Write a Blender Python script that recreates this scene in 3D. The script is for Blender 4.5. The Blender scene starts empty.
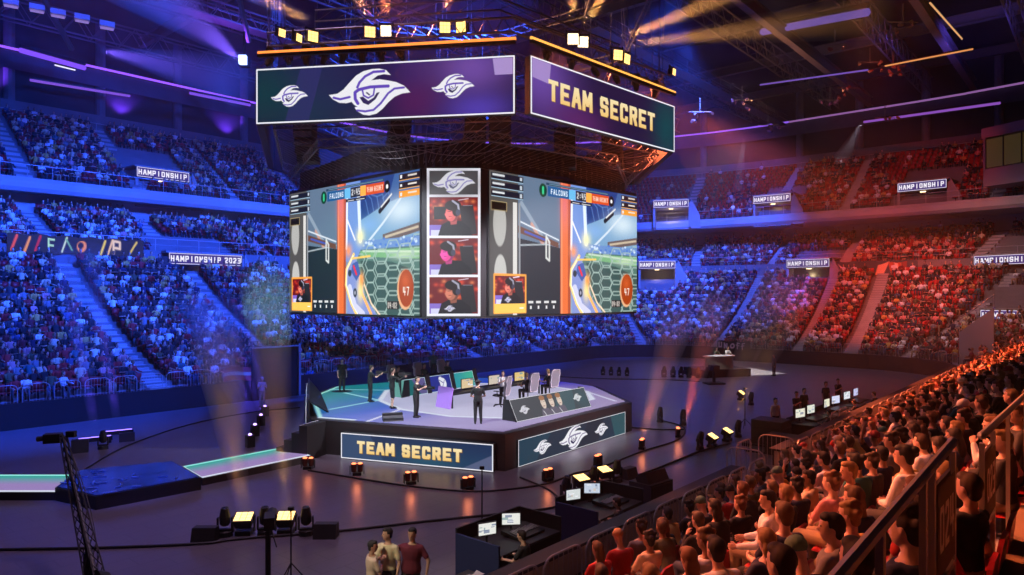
import bpy, math, random
import numpy as np
from mathutils import Vector, Matrix
R = random.Random(7)
NR = np.random.RandomState(11)
SC = bpy.context.scene
COL = SC.collection
PI = math.pi
rad = math.radians
# camera: 24.6 mm on 36 mm, 6.4 m above the arena floor, looking along +y
FPX, CH, HOR = 700.0, 6.4, 295.0
cam_d = bpy.data.cameras.new('camera'); cam_d.sensor_width = 36; cam_d.lens = FPX/1024*36
cam_d.shift_y = (HOR-287.5)/1024.0; cam_d.clip_start = .2; cam_d.clip_end = 400
cam = bpy.data.objects.new('camera', cam_d); COL.objects.link(cam)
cam.location = (0, 0, CH); cam.rotation_euler = (PI/2, 0, 0)
SC.camera = cam
SC.view_settings.view_transform = 'Standard'; SC.view_settings.look = 'None'
SC.view_settings.gamma = 1; SC.view_settings.use_curve_mapping = False
SC.view_settings.exposure = 0.0

def P(px, py, d):            # a point at depth d
    return Vector(((px-512)*d/FPX, d, CH+(HOR-py)*d/FPX))
def F(px, py, z=0.0):        # a point on the level z
    d = FPX*(CH-z)/(py-HOR)
    return Vector(((px-512)*d/FPX, d, z))
CU, SU = .65, .76            # long axis of the arena floor
def W(s, t, z=0.0): return Vector((CU*s-SU*t, SU*s+CU*t, z))
def ST(p): return (CU*p.x+SU*p.y, -SU*p.x+CU*p.y)
ANG = math.atan2(SU, CU)

# ---------------------------------------------------------------- materials
MATS = {}
def mat(name, col, rough=.6, metal=0, emit=None, es=1.0, spec=.5, noise=0, nscale=5, bump=0):
    if name in MATS: return MATS[name]
    m = bpy.data.materials.new(name); m.use_nodes = True
    nt = m.node_tree; b = nt.nodes['Principled BSDF']
    b.inputs['Base Color'].default_value = (*col, 1); b.inputs['Roughness'].default_value = rough
    b.inputs['Metallic'].default_value = metal; b.inputs['Specular IOR Level'].default_value = spec
    if emit is not None:
        b.inputs['Emission Color'].default_value = (*emit, 1); b.inputs['Emission Strength'].default_value = es
    if noise or bump:
        tc = nt.nodes.new('ShaderNodeTexCoord'); n = nt.nodes.new('ShaderNodeTexNoise')
        n.inputs['Scale'].default_value = nscale; n.inputs['Detail'].default_value = 6
        nt.links.new(tc.outputs['Object'], n.inputs['Vector'])
        if noise:
            r = nt.nodes.new('ShaderNodeValToRGB')
            r.color_ramp.elements[0].position = .3; r.color_ramp.elements[1].position = .7
            r.color_ramp.elements[0].color = (*[max(0, c*(1-noise)) for c in col], 1)
            r.color_ramp.elements[1].color = (*[min(1, c*(1+noise)) for c in col], 1)
            nt.links.new(n.outputs['Fac'], r.inputs['Fac']); nt.links.new(r.outputs['Color'], b.inputs['Base Color'])
        if bump:
            bp = nt.nodes.new('ShaderNodeBump'); bp.inputs['Strength'].default_value = bump
            nt.links.new(n.outputs['Fac'], bp.inputs['Height']); nt.links.new(bp.outputs['Normal'], b.inputs['Normal'])
    MATS[name] = m
    return m
def emat(name, col, es=1.0):
    if name in MATS: return MATS[name]
    m = bpy.data.materials.new(name); m.use_nodes = True
    nt = m.node_tree; nt.nodes.clear()
    e = nt.nodes.new('ShaderNodeEmission'); o = nt.nodes.new('ShaderNodeOutputMaterial')
    e.inputs['Color'].default_value = (*col, 1); e.inputs['Strength'].default_value = es
    nt.links.new(e.outputs[0], o.inputs['Surface'])
    MATS[name] = m
    return m
def attr_emat(name, es):
    m = bpy.data.materials.new(name); m.use_nodes = True
    nt = m.node_tree; b = nt.nodes['Principled BSDF']
    a = nt.nodes.new('ShaderNodeAttribute'); a.attribute_name = 'Col'
    b.inputs['Base Color'].default_value = (.01, .01, .01, 1); b.inputs['Roughness'].default_value = .6; b.inputs['Specular IOR Level'].default_value = .15
    nt.links.new(a.outputs['Color'], b.inputs['Emission Color']); b.inputs['Emission Strength'].default_value = es
    return m
def attr_mat(name, rough=.85):
    m = bpy.data.materials.new(name); m.use_nodes = True
    nt = m.node_tree; b = nt.nodes['Principled BSDF']
    a = nt.nodes.new('ShaderNodeAttribute'); a.attribute_name = 'Col'
    b.inputs['Roughness'].default_value = rough
    nt.links.new(a.outputs['Color'], b.inputs['Base Color'])
    return m
BLACK = mat('black_paint', (.012, .012, .014), .55)
BLACKM = mat('black_metal', (.02, .02, .022), .4, .6)
DRAPE = mat('black_drape', (.008, .008, .01), .9)
STEEL = mat('galvanised_steel', (.45, .45, .47), .4, .8)
RAILM = mat('grey_rail_paint', (.4, .38, .37), .45, .4)
CONC = mat('stand_concrete', (.15, .145, .15), .85, noise=.15, nscale=.8)
CONCD = mat('dark_concrete', (.10, .10, .11), .85, noise=.15, nscale=.8)
CONCL = mat('light_concrete', (.40, .38, .37), .8, noise=.08, nscale=.6)
WHITEP = mat('white_plastic', (.7, .7, .72), .5)
REDSEAT = mat('red_seat_plastic', (.36, .01, .014), .5)
TRUSSM = mat('truss_steel', (.16, .15, .15), .5, .5)

# ---------------------------------------------------------------- mesh builder
class MB:
    def __init__(s): s.v = []; s.f = []; s.mi = []
    def add(s, vs, fs, m=0):
        o = len(s.v); s.v += [tuple(v) for v in vs]; s.f += [tuple(i+o for i in f) for f in fs]; s.mi += [m]*len(fs)
        return s
    def box(s, c, size, rz=0, m=0, rx=0, ry=0):
        h = [x/2 for x in size]; M = Matrix.Rotation(rz, 3, 'Z') @ Matrix.Rotation(ry, 3, 'Y') @ Matrix.Rotation(rx, 3, 'X'); c = Vector(c)
        vs = [c + M @ Vector((x*h[0], y*h[1], z*h[2])) for z in (-1, 1) for y in (-1, 1) for x in (-1, 1)]
        return s.add(vs, [(0,2,3,1),(4,5,7,6),(0,1,5,4),(2,6,7,3),(0,4,6,2),(1,3,7,5)], m)
    def prism(s, pts, z0, z1, m=0):
        n = len(pts); vs = [(p[0], p[1], z0) for p in pts] + [(p[0], p[1], z1) for p in pts]
        return s.add(vs, [tuple(range(n))[::-1], tuple(range(n, 2*n))] + [(i, (i+1) % n, n+(i+1) % n, n+i) for i in range(n)], m)
    def slab(s, quad, th, m=0):          # thick plate from a 3D polygon
        q = [Vector(p) for p in quad]; nrm = (q[1]-q[0]).cross(q[2]-q[0]).normalized()*th; n = len(q)
        return s.add(q + [p-nrm for p in q], [tuple(range(n)), tuple(range(n, 2*n))[::-1]] + [(i, n+i, n+(i+1) % n, (i+1) % n) for i in range(n)], m)
    def tube(s, a, b, r, n=6, r2=None, m=0):
        a = Vector(a); b = Vector(b); d = b-a
        if d.length < 1e-6: return s
        r2 = r if r2 is None else r2
        d.normalize(); u = d.orthogonal().normalized(); w = d.cross(u); vs = []
        for c, rr in ((a, r), (b, r2)):
            vs += [c + (u*math.cos(2*PI*i/n) + w*math.sin(2*PI*i/n))*rr for i in range(n)]
        return s.add(vs, [tuple(range(n))[::-1], tuple(range(n, 2*n))] + [(i, (i+1) % n, n+(i+1) % n, n+i) for i in range(n)], m)
    def path(s, pts, r, n=6, m=0):
        for a, b in zip(pts[:-1], pts[1:]): s.tube(a, b, r, n, m=m)
        return s
    def capsule(s, a, b, ra, rb, n=8, k=3, m=0):
        a = Vector(a); b = Vector(b); d = b-a; L = d.length
        d = d/L if L > 1e-6 else Vector((0, 0, 1)); u = d.orthogonal().normalized(); w = d.cross(u); rings = []
        for i in range(k): th = -PI/2 + PI/2*(i+.5)/k; rings.append((a+d*(ra*math.sin(th)), ra*math.cos(th)))
        rings += [(a, ra), (b, rb)]
        for i in range(k): th = PI/2*(i+.5)/k; rings.append((b+d*(rb*math.sin(th)), rb*math.cos(th)))
        return s.rings([(c, u*r, w*r) for c, r in rings], n, m)
    def rings(s, rg, n=10, m=0):
        vs = []
        for c, U, V in rg: vs += [Vector(c) + Vector(U)*math.cos(2*PI*i/n) + Vector(V)*math.sin(2*PI*i/n) for i in range(n)]
        K = len(rg)
        fs = [tuple(range(n))[::-1], tuple(range((K-1)*n, K*n))]
        for j in range(K-1): fs += [(j*n+i, j*n+(i+1) % n, (j+1)*n+(i+1) % n, (j+1)*n+i) for i in range(n)]
        return s.add(vs, fs, m)
    def ball(s, c, r, n=10, k=6, rot=None, m=0):
        if not hasattr(r, '__len__'): r = (r, r, r)
        M = rot or Matrix.Identity(3); rg = []
        for i in range(k):
            th = -PI/2+PI*(i+.5)/k
            rg.append((Vector(c)+M @ Vector((0, 0, r[2]*math.sin(th))), M @ Vector((r[0]*math.cos(th), 0, 0)), M @ Vector((0, r[1]*math.cos(th), 0))))
        return s.rings(rg, n, m)
    def mesh(s, name='mesh'):
        me = bpy.data.meshes.new(name); me.from_pydata(s.v, [], s.f); me.update()
        if any(s.mi): me.polygons.foreach_set('material_index', s.mi)
        return me
    def obj(s, name, mt, parent=None, smooth=False):
        me = s.mesh(name)
        for m in (mt if isinstance(mt, (list, tuple)) else [mt]): me.materials.append(m)
        if smooth: me.polygons.foreach_set('use_smooth', [True]*len(me.polygons))
        return link(name, me, parent)
def link(name, me, parent=None):
    o = bpy.data.objects.new(name, me); COL.objects.link(o)
    if parent is not None: o.parent = parent
    return o
def tag(o, label=None, cat=None, group=None, kind=None):
    if label: o['label'] = label
    if cat: o['category'] = cat
    if group: o['group'] = group
    if kind: o['kind'] = kind
    return o
def empty(name, loc, rz, label, cat, group=None):
    o = bpy.data.objects.new(name, None); COL.objects.link(o); o.location = loc; o.rotation_euler = (0, 0, rz)
    return tag(o, label, cat, group)
def struct(name, mb, mt, smooth=False): return tag(mb.obj(name, mt, None, smooth), kind='structure')
def copy_tree(o, parent=None):
    c = o.copy(); COL.objects.link(c)
    if parent is not None: c.parent = parent
    for ch in list(o.children): copy_tree(ch, c)
    return c
ORD = ['first','second','third','fourth','fifth','sixth','seventh','eighth','ninth','tenth','eleventh','twelfth','thirteenth','fourteenth','fifteenth','sixteenth','seventeenth','eighteenth','nineteenth','twentieth']
def ordn(i):
    if i < 20: return ORD[i]
    t = {2:'twenty',3:'thirty',4:'forty',5:'fifty',6:'sixty',7:'seventy',8:'eighty',9:'ninety'}
    n = i+1
    if n >= 100: return 'hundred-and-' + ordn(n-101) if n > 100 else 'hundredth'
    return t[n//10][:-1]+'ieth' if n % 10 == 0 else t[n//10]+'-'+ORD[n % 10-1]
def spot(loc, target, power, col, angle=30, blend=.5, radius=.3, name='spot'):
    l = bpy.data.lights.new(name, 'SPOT'); l.energy = power; l.color = col; l.spot_size = rad(angle); l.spot_blend = blend; l.shadow_soft_size = radius
    o = bpy.data.objects.new(name, l); COL.objects.link(o); o.location = loc
    o.rotation_euler = (Vector(target)-Vector(loc)).to_track_quat('-Z', 'Y').to_euler()
    return o
def point(loc, power, col, radius=.2, name='lamp_light'):
    l = bpy.data.lights.new(name, 'POINT'); l.energy = power; l.color = col; l.shadow_soft_size = radius
    o = bpy.data.objects.new(name, l); COL.objects.link(o); o.location = loc
    return o
# ---------------------------------------------------------------- the seating bowl
S0, SE, TN, TF, RC = -8.0, 57.5, 8.3, 39.5, 8.5
TC0, TC1 = TN+RC, TF-RC
def seg_pt(seg, q, os_, oe):           # q: s for straights, theta (deg) for corners, t for the end -> (s, t), outward normal (s, t)
    if seg == 'A': return (q, TN-os_), (0, -1)
    if seg == 'E': return (q, TF+os_), (0, 1)
    if seg == 'C': return (SE+RC+oe, q), (1, 0)
    th = rad(q); a, b = RC+oe, RC+os_; c, s_ = math.cos(th), math.sin(th)
    n = Vector((c/a, s_/b)).normalized()
    return (SE+a*c, (TC1 if seg == 'D' else TC0)+b*s_), (n.x, n.y)
SEGR = {'A': (S0, SE), 'B': (-90, 0), 'C': (TC0, TC1), 'D': (0, 90), 'E': (SE, S0)}
def samples(seg):
    if seg in 'BD': return [SEGR[seg][0]+90*i/14 for i in range(15)]
    a, b = SEGR[seg]; return [a, b]
def ring(os_, oe, segs='ABCDE'):
    out = []
    for sg in segs:
        for q in samples(sg):
            p, n = seg_pt(sg, q, os_, oe)
            if not out or (abs(out[-1][0]-p[0])+abs(out[-1][1]-p[1])) > 1e-4: out.append(p)
    return out
def z_low(u): return 1.0+.26*u+.012*u*u
def z_near(u): return 1.25+(u-2.4)*.48 if u > 2.0 else .75
NEAR = dict(n=7, os=lambda k: 2.35+.84*k, oe=lambda k: 2.35+.84*k, z=lambda k: z_near(2.35+.84*k))
AIS = {'A': [8.2, 16.8, 25.3, 34, 42.5, 51], 'E': [-1, 8, 16.8, 25.3, 34, 42.5, 51]}
TIERS = {
 'lower': dict(n=20, os=lambda k: .9+.8*k, oe=lambda k: (.9+.8*k)*13/17, z=lambda k: z_low(.9+.8*k), ais={**AIS, 'B': [-62, -25], 'C': [30, 22, 17.5], 'D': [41, 75]}, stair=.62),
 'middle': dict(n=10, os=lambda k: 18.2+.8*k, oe=lambda k: 14+.68*k, z=lambda k: 9.6+.36*k, ais={**AIS, 'B': [-75, -45, -15], 'C': [29.5, 21.7], 'D': [16, 45, 75]}, stair=.62),
 'upper': dict(n=13, os=lambda k: 25+.8*k, oe=lambda k: 14.2+.8*k, z=lambda k: 15.5+.54*k, ais={**AIS, 'B': [-75, -45, -15], 'C': [29.5, 21.7], 'D': [15, 45, 75]}, stair=.62),
}
def terrace(T, name, segs, drop, mt, kmax=None):
    mb = MB(); n = kmax or T['n']
    prev = None
    for k in range(n):
        rise = T['z'](k)-(T['z'](k-1) if k else T['z'](0)-drop)
        dz = T['z'](k)
        os0, oe0 = T['os'](k)-.42, T['oe'](k)-.34
        os1, oe1 = T['os'](k)+.42, T['oe'](k)+.34
        if k+1 < n: os1, oe1 = T['os'](k+1)-.42, T['oe'](k+1)-.34
        a = ring(os0, oe0, segs); b = ring(os1, oe1, segs); m = len(a)
        vs = [W(*p, dz-rise) for p in a]+[W(*p, dz) for p in a]+[W(*p, dz) for p in b]
        mb.add(vs, [(i, i+1, m+i+1, m+i) for i in range(m-1)]+[(m+i, m+i+1, 2*m+i+1, 2*m+i) for i in range(m-1)])
    return struct(name, mb, mt)
terrace(TIERS['lower'], 'stand_floor_lower', 'BCDE', 0.0, CONC)
terrace(NEAR, 'stand_floor_near', 'A', .5, CONC)
mbf = MB(); mbf.add([W(S0, TN, .75), W(S0, TN-2.1, .75), W(SE, TN-2.1, .75), W(SE, TN, .75)], [(0, 1, 2, 3)]); struct('floor_front', mbf, CONCD)
terrace(TIERS['middle'], 'stand_floor_middle', 'ABCDE', .5, CONC)
terrace(TIERS['upper'], 'stand_floor_upper', 'ABCDE', .4, CONC)
def band(name, o0, z0, o1, z1, mt, segs='ABCDE', th=.15):
    a = ring(*o0, segs); b = ring(*o1, segs); m = len(a); mb = MB()
    vs = [W(*p, z0) for p in a]+[W(*p, z1) for p in b]
    mb.add(vs, [(i, i+1, m+i+1, m+i) for i in range(m-1)])
    return struct(name, mb, mt)
# dasher wall round the rink, concourse between lower and middle tiers, balcony, walls above
band('wall_rink', (0, 0), 0, (0, 0), 1.25, DRAPE, 'BCDE')
mb = MB(); a = ring(0, 0, 'BCDE'); b = ring(.12, .12, 'BCDE'); m = len(a)
mb.add([W(*p, 1.25) for p in a]+[W(*p, 1.25) for p in b]+[W(*p, 1.0) for p in b], [(i, i+1, m+i+1, m+i) for i in range(m-1)]+[(m+i, m+i+1, 2*m+i+1, 2*m+i) for i in range(m-1)])
struct('trim_rink', mb, BLACK)
mb = MB()
def stwall(mb, s0, s1, t, th, z0, z1, m=0):
    mb.add([W(s, tt, z) for z in (z0, z1) for s, tt in ((s0, t-th/2), (s1, t-th/2), (s1, t+th/2), (s0, t+th/2))], [(0,1,2,3),(4,5,6,7),(0,1,5,4),(1,2,6,5),(2,3,7,6),(3,0,4,7)], m)
BEIGE = mat('beige_board', (.42, .36, .27), .7, noise=.1, nscale=2)
WALLG = [(-6, 20.0), (23.0, 57.5)]
for s0, s1 in WALLG: stwall(mb, s0, s1, TN, .16, 0, 1.3)
struct('wall_near', mb, BEIGE)
mb = MB()
for s0, s1 in WALLG: stwall(mb, s0, s1, TN+.05, .42, 1.3, 1.36); stwall(mb, s0, s1, TN+.1, .06, 0, 1.3)
struct('trim_wall', mb, BLACK)
OSB = TIERS['lower']['os'](19)+.42; OEB = TIERS['lower']['oe'](19)+.34
zb = TIERS['lower']['z'](19)
band('wall_concourse', (17.4, 13.4), zb-.2, (17.4, 13.4), 9.9, CONC, 'BCDE')
mb = MB(); a = ring(16.3, 12.4, 'BCDE'); b = ring(17.4, 13.4, 'BCDE'); m = len(a)
mb.add([W(*p, zb) for p in a]+[W(*p, zb) for p in b], [(i, i+1, m+i+1, m+i) for i in range(m-1)])
struct('floor_concourse', mb, CONCD)
band('wall_middle', (26.3, 21.0), 12.6, (26.3, 21.0), 15.2, CONCL)
band('ceiling_balcony', (26.3, 21.0), 14.5, (24.1, 13.6), 14.5, CONCL)
# balcony front: a light beam with a rounded lip
mb = MB()
for (o0, e0, z0), (o1, e1, z1) in zip([(24.1, 13.6, 14.4), (23.9, 13.3, 14.7), (23.9, 13.3, 15.2), (24.1, 13.5, 15.5)], [(23.9, 13.3, 14.7), (23.9, 13.3, 15.2), (24.1, 13.5, 15.5), (24.9, 14.0, 15.5)]):
    a = ring(o0, e0); b = ring(o1, e1); m = len(a)
    mb.add([W(*p, z0) for p in a]+[W(*p, z1) for p in b], [(i, i+1, m+i+1, m+i) for i in range(m-1)])
struct('trim_balcony', mb, CONCL)
zu = TIERS['upper']['z'](12)
band('wall_upper', (35.3, 24.6), zu, (35.3, 24.6), zu+1.9, CONC)
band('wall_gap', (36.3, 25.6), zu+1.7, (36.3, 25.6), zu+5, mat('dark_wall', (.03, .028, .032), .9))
band('trim_fascia', (35.0, 24.4), zu+4.6, (35.0, 24.4), zu+6.2, CONCD)
band('wall_high', (37.5, 27.0), zu+5, (37.5, 27.0), 37, mat('roof_wall', (.05, .047, .055), .9, noise=.3, nscale=.3))
# glowing tube along the top of the fascia
for sgs, col, es, nm in (('E', (.25, .08, 1), 1.6, 'purple'), ('D', (.3, .12, 1), .9, 'violet'), ('BC', (.7, .3, .9), .35, 'pale')):
    mb = MB(); r = ring(34.8, 24.2, sgs)
    for p, q in zip(r[:-1], r[1:]): mb.tube(W(*p, zu+6.35), W(*q, zu+6.35), .12, 5)
    o = mb.obj('fascia_light_tube', emat('tube_'+nm, col, es)); tag(o, {'purple': 'long purple light tube above the far side upper tier', 'violet': 'curved violet light tube above the far corner of upper tier', 'pale': 'dim pale violet light tube above the upper tier behind red seats'}[nm], 'light tube')
# wall panels between columns above the upper tier
mb = MB(); mbc = MB()
for sg, qs in (('E', [-4+7.5*i for i in range(9)]), ('D', [75, 55, 35, 15]), ('C', [30, 23, 16]), ('B', [-10, -30, -50])):
    for q in qs:
        p, n = seg_pt(sg, q, 36, 25.3); mbc.tube(W(*p, zu+1.5), W(*p, 33), .45, 10)
struct('column_row', mbc, CONC)
# arena floor
def floor_mat():
    m = bpy.data.materials.new('arena_floor'); m.use_nodes = True; nt = m.node_tree; b = nt.nodes['Principled BSDF']
    tc = nt.nodes.new('ShaderNodeTexCoord'); mp = nt.nodes.new('ShaderNodeMapping'); nt.links.new(tc.outputs['Object'], mp.inputs['Vector'])
    mp.inputs['Rotation'].default_value = (0, 0, -ANG)
    br = nt.nodes.new('ShaderNodeTexBrick'); br.offset = .5; br.inputs['Scale'].default_value = .4
    br.inputs['Color1'].default_value = (.115, .10, .125, 1); br.inputs['Color2'].default_value = (.125, .11, .13, 1); br.inputs['Mortar'].default_value = (.085, .075, .095, 1)
    br.inputs['Mortar Size'].default_value = .006; nt.links.new(mp.outputs[0], br.inputs['Vector']); nt.links.new(br.outputs['Color'], b.inputs['Base Color'])
    n = nt.nodes.new('ShaderNodeTexNoise'); n.inputs['Scale'].default_value = .7; n.inputs['Detail'].default_value = 5; nt.links.new(mp.outputs[0], n.inputs['Vector'])
    mr = nt.nodes.new('ShaderNodeMapRange'); mr.inputs['To Min'].default_value = .29; mr.inputs['To Max'].default_value = .35
    nt.links.new(n.outputs['Fac'], mr.inputs['Value']); nt.links.new(mr.outputs[0], b.inputs['Roughness'])
    return m
mb = MB(); mb.add([W(-14, TN-10, 0), W(70, TN-10, 0), W(70, TF+4, 0), W(-14, TF+4, 0)], [(0, 1, 2, 3)])
struct('floor', mb, floor_mat())
mb = MB(); mb.add([W(-40, -60, 37), W(110, -60, 37), W(110, 90, 37), W(-40, 90, 37)], [(0, 3, 2, 1)])
struct('ceiling', mb, mat('ceiling_dark', (.035, .028, .04), .9, noise=.5, nscale=.12))
# cross aisle the photographer stands on and the wall behind
mb = MB(); zx = 4.25
stwall(mb, -8, 57.5, TN-9.1, 3.0, zx-.3, zx)
struct('floor_walkway', mb, mat('walkway_floor', (.33, .22, .14), .8, noise=.25, nscale=1.5))
mb = MB(); stwall(mb, -30, 80, -22, .4, 0, 37)
stwall(mb, -28, -27.6, 20, 110, 0, 37)
struct('wall_back', mb, mat('back_wall', (.05, .05, .055), .9))

# ---------------------------------------------------------------- portals (concourse doorways with a lit sign above)
PORTALS = [ # px, py of the sign centre, depth, width, text
 ('upper', 163, 175, 63.7, 4.6, 'HAMPIONSHIP'), ('middle', 206, 260, 57.0, 6.0, 'HAMPIONSHIP 2023'),
 ('middle', 657, 265, 83.0, 4.2, 'HAMPIONSHIP'), ('upper', 671, 204, 84.5, 4.1, 'HAMPIONSHIP'), ('upper', 772, 199, 79.5, 4.2, 'HAMPIONSHIP'),
 ('middle', 808, 263.5, 75.2, 4.4, 'HAMPIONSHIP'), ('upper', 922, 186, 70.5, 4.4, 'HAMPIONSHIP'), ('middle', 1003, 260, 63.8, 5.0, 'HAMPIONSHIP'),
 ('lower', 1014, 316, 57.0, 4.6, 'HAMPIONSHIP')]
def normal_at(p):
    s, t = ST(p)
    if s < SE and t > 24: n = (0, 1)
    elif s < SE: n = (0, -1)
    elif TC0 < t < TC1: n = (1, 0)
    else:
        v = Vector((s-SE, t-(TC1 if t > TC1 else TC0))); v = v.normalized() if v.length > .1 else Vector((1, 0)); n = (v.x, v.y)
    return Vector((CU*n[0]-SU*n[1], SU*n[0]+CU*n[1], 0))
PORT = []
for tier, px, py, d, w, txt in PORTALS:
    p = P(px, py, d); n = normal_at(p)
    if px > 1000 and tier == 'lower': n = Vector((.75, .66, 0)).normalized()
    PORT.append((tier, p, n, w, txt))
def in_portal(x, y, z):
    for tier, p, n, w, txt in PORT:
        v = Vector((x-p.x, y-p.y, 0)); a = v.dot(n); b = v.dot(Vector((-n.y, n.x, 0)))
        if abs(b) < w/2+.5 and -.7 < a < 5.5 and abs(z-p.z) < 5 and z < p.z+2.6:
            return True
    return False
# ---------------------------------------------------------------- seats
def seat_positions():
    out = []
    for tn, T0 in TIERS.items():
        for sg in 'ABCDE':
            if sg == 'A' and tn != 'lower': continue
            T = dict(T0, **NEAR) if sg == 'A' else T0
            for k in range(T['n']):
                os_, oe = T['os'](k), T['oe'](k)
                a, b = SEGR[sg]
                if sg in 'BD': L = PI/2*(RC+(os_+oe)/2)
                else: L = abs(b-a)
                N = int(L/(.6 if sg == 'A' else .52))
                for i in range(N):
                    q = a+(b-a)*(i+.5)/N
                    if sg in 'AE' and q < (8.2-.8*k if sg == 'A' else -3): continue
                    (s, t), n = seg_pt(sg, q, os_, oe)
                    m = L/abs(b-a); bad = False; da = 99
                    for g in T['ais'].get(sg, []):
                        dd = (q-g)*m
                        if abs(dd) < T['stair']: bad = True
                        if 0 < dd < da: da = dd
                    if bad: continue
                    w = W(s, t, T['z'](k))
                    if in_portal(w.x, w.y, w.z): continue
                    N3 = Vector((CU*n[0]-SU*n[1], SU*n[0]+CU*n[1], 0))
                    out.append((tn, sg, k, q, w, N3, da, s, t))
    return out
SEATS = seat_positions()
# aisle stairs
mb = MB(); mbn = MB()
for tn, T0 in TIERS.items():
    for sg, qs in T0['ais'].items():
        if sg == 'A' and tn != 'lower': continue
        T = dict(T0, **NEAR) if sg == 'A' else T0
        for q in qs:
            for k in range(T['n']):
                for h in (0, 1):
                    dz = (T['z'](k+1)-T['z'](k))/2 if h else 0
                    os_, oe = T['os'](k)+(.2 if h else -.2), T['oe'](k)+(.16 if h else -.16)
                    (s, t), n = seg_pt(sg, q, os_, oe)
                    c = W(s, t, T['z'](k)+dz)
                    ang = math.atan2(SU*n[0]+CU*n[1], CU*n[0]-SU*n[1])
                    if in_portal(c.x, c.y, c.z): continue
                    (mbn if sg == 'A' else mb).box((c.x, c.y, c.z-.08+.012), (.42, 1.1, .2), ang)
STEP = mat('stair_concrete', (.34, .33, .33), .8, noise=.1, nscale=1)
struct('floor_stairs', mb, STEP); struct('floor_stairs_near', mbn, STEP)
# ---------------------------------------------------------------- people
def V(*a): return Vector(a)
def pose_joints(p):
    """local frame: +y forward, z up, origin on the ground under the hips"""
    J = {}
    hz = p.get('hz', .93); lean = p.get('lean', 0.0); tw = p.get('twist', 0.0); side = p.get('side', 0.0)
    pel = V(0, p.get('py', 0), hz); J['pel'] = pel
    TM = Matrix.Rotation(tw, 3, 'Z') @ Matrix.Rotation(-lean, 3, 'X') @ Matrix.Rotation(side, 3, 'Y')
    J['TM'] = TM
    J['waist'] = pel+TM @ V(0, 0, .18); J['chest'] = pel+TM @ V(0, .0, .34); J['neck'] = pel+TM @ V(0, -.01, .51)
    HM = Matrix.Rotation(tw+p.get('hyaw', 0), 3, 'Z') @ Matrix.Rotation(-(lean*.4+p.get('hpitch', 0)), 3, 'X')
    J['HM'] = HM; J['head'] = J['neck']+TM @ V(0, .012, .06)+HM @ V(0, .015, .115)
    for sd, sx in (('L', -1), ('R', 1)):
        sh = pel+TM @ V(sx*.172, -.005, .43); J['sh'+sd] = sh
        e, h = p.get('arm'+sd, ((.07, 0, -.28), (.05, .06, -.25)))
        el = sh+TM @ (V(e[0]*sx, e[1], e[2]).normalized()*.29); J['el'+sd] = el
        wr = el+TM @ (V(h[0]*sx, h[1], h[2]).normalized()*.25); J['wr'+sd] = wr
        hp = pel+V(sx*.09, 0, -.03); J['hp'+sd] = hp
        k, a = p.get('leg'+sd, ((.1, .02, .5), (.1, 0, .09)))
        J['kn'+sd] = V(k[0]*sx, k[1], k[2]); J['an'+sd] = V(a[0]*sx, a[1], a[2])
    return J
TORSO = [(-.08, .10, .08), (-.04, .155, .105), (.03, .165, .115), (.12, .148, .105), (.2, .14, .10), (.3, .165, .115), (.38, .178, .118), (.445, .165, .105), (.485, .11, .08), (.51, .06, .06)]
def torso(mb, J, g=0.0, z0=-.08, z1=.51, n=14, m=0, wf=1.0):
    pel, TM = J['pel'], J['TM']
    rg = [(pel+TM @ V(0, 0 if z > 0 else 0, z), TM @ V((w*wf+g), 0, 0), TM @ V(0, d*wf+g, 0)) for z, w, d in TORSO if z0 <= z <= z1]
    mb.rings(rg, n, m)
HEADR = [(-.118, .025, .03, .035), (-.105, .042, .048, .03), (-.075, .056, .068, .02), (-.04, .066, .082, .01), (0, .073, .092, .004), (.04, .076, .096, 0), (.075, .068, .086, -.004), (.1, .05, .064, -.006), (.115, .025, .03, -.006)]
def headmesh(mb, J, n=14, m=0, feat=True):
    H, M = J['head'], J['HM']
    mb.rings([(H+M @ V(0, y, z), M @ V(w, 0, 0), M @ V(0, d, 0)) for z, w, d, y in HEADR], n, m)
    if feat:
        mb.capsule(H+M @ V(0, .093, .012), H+M @ V(0, .112, -.022), .009, .014, 6, 2, m)
        mb.capsule(H+M @ V(-.02, .088, -.062), H+M @ V(.02, .088, -.062), .009, .009, 6, 2, m)
        for sx in (-1, 1): mb.ball(H+M @ V(sx*.076, -.005, -.01), (.01, .02, .032), 6, 5, M, m)
def hand(mb, J, sd, curl=.5, n=5, m=0):
    wr, el = J['wr'+sd], J['el'+sd]; d = (wr-el).normalized(); sx = 1 if sd == 'R' else -1
    side = d.cross(V(sx, 0, 0)); side = side.normalized() if side.length > .2 else V(0, 1, 0)
    nrm = d.cross(side).normalized()
    if nrm.x*sx > 0: nrm = -nrm
    c = wr+d*.045
    mb.rings([(wr-d*.01, side*.024, nrm*.018), (wr+d*.02, side*.034, nrm*.018), (wr+d*.07, side*.042, nrm*.016), (wr+d*.09, side*.038, nrm*.013)], 8, m)
    for i, L in enumerate((.062, .072, .068, .052)):
        o = (i-1.5)*.02; b = wr+d*.085+side*o; L1 = L*.5
        m1 = b+(d*math.cos(curl)+nrm*math.sin(curl))*L1; m2 = m1+(d*math.cos(curl*2.2)+nrm*math.sin(curl*2.2))*L1
        mb.capsule(b, m1, .0095, .0088, n, 2, m); mb.capsule(m1, m2, .0088, .0075, n, 2, m)
    t0 = wr+d*.03+side*.03; t1 = t0+(d*.7+side*.6+nrm*.3).normalized()*.035; t2 = t1+(d*.9+nrm*.5).normalized()*.028
    mb.capsule(t0, t1, .012, .0105, n, 2, m); mb.capsule(t1, t2, .0105, .0085, n, 2, m)
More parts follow.
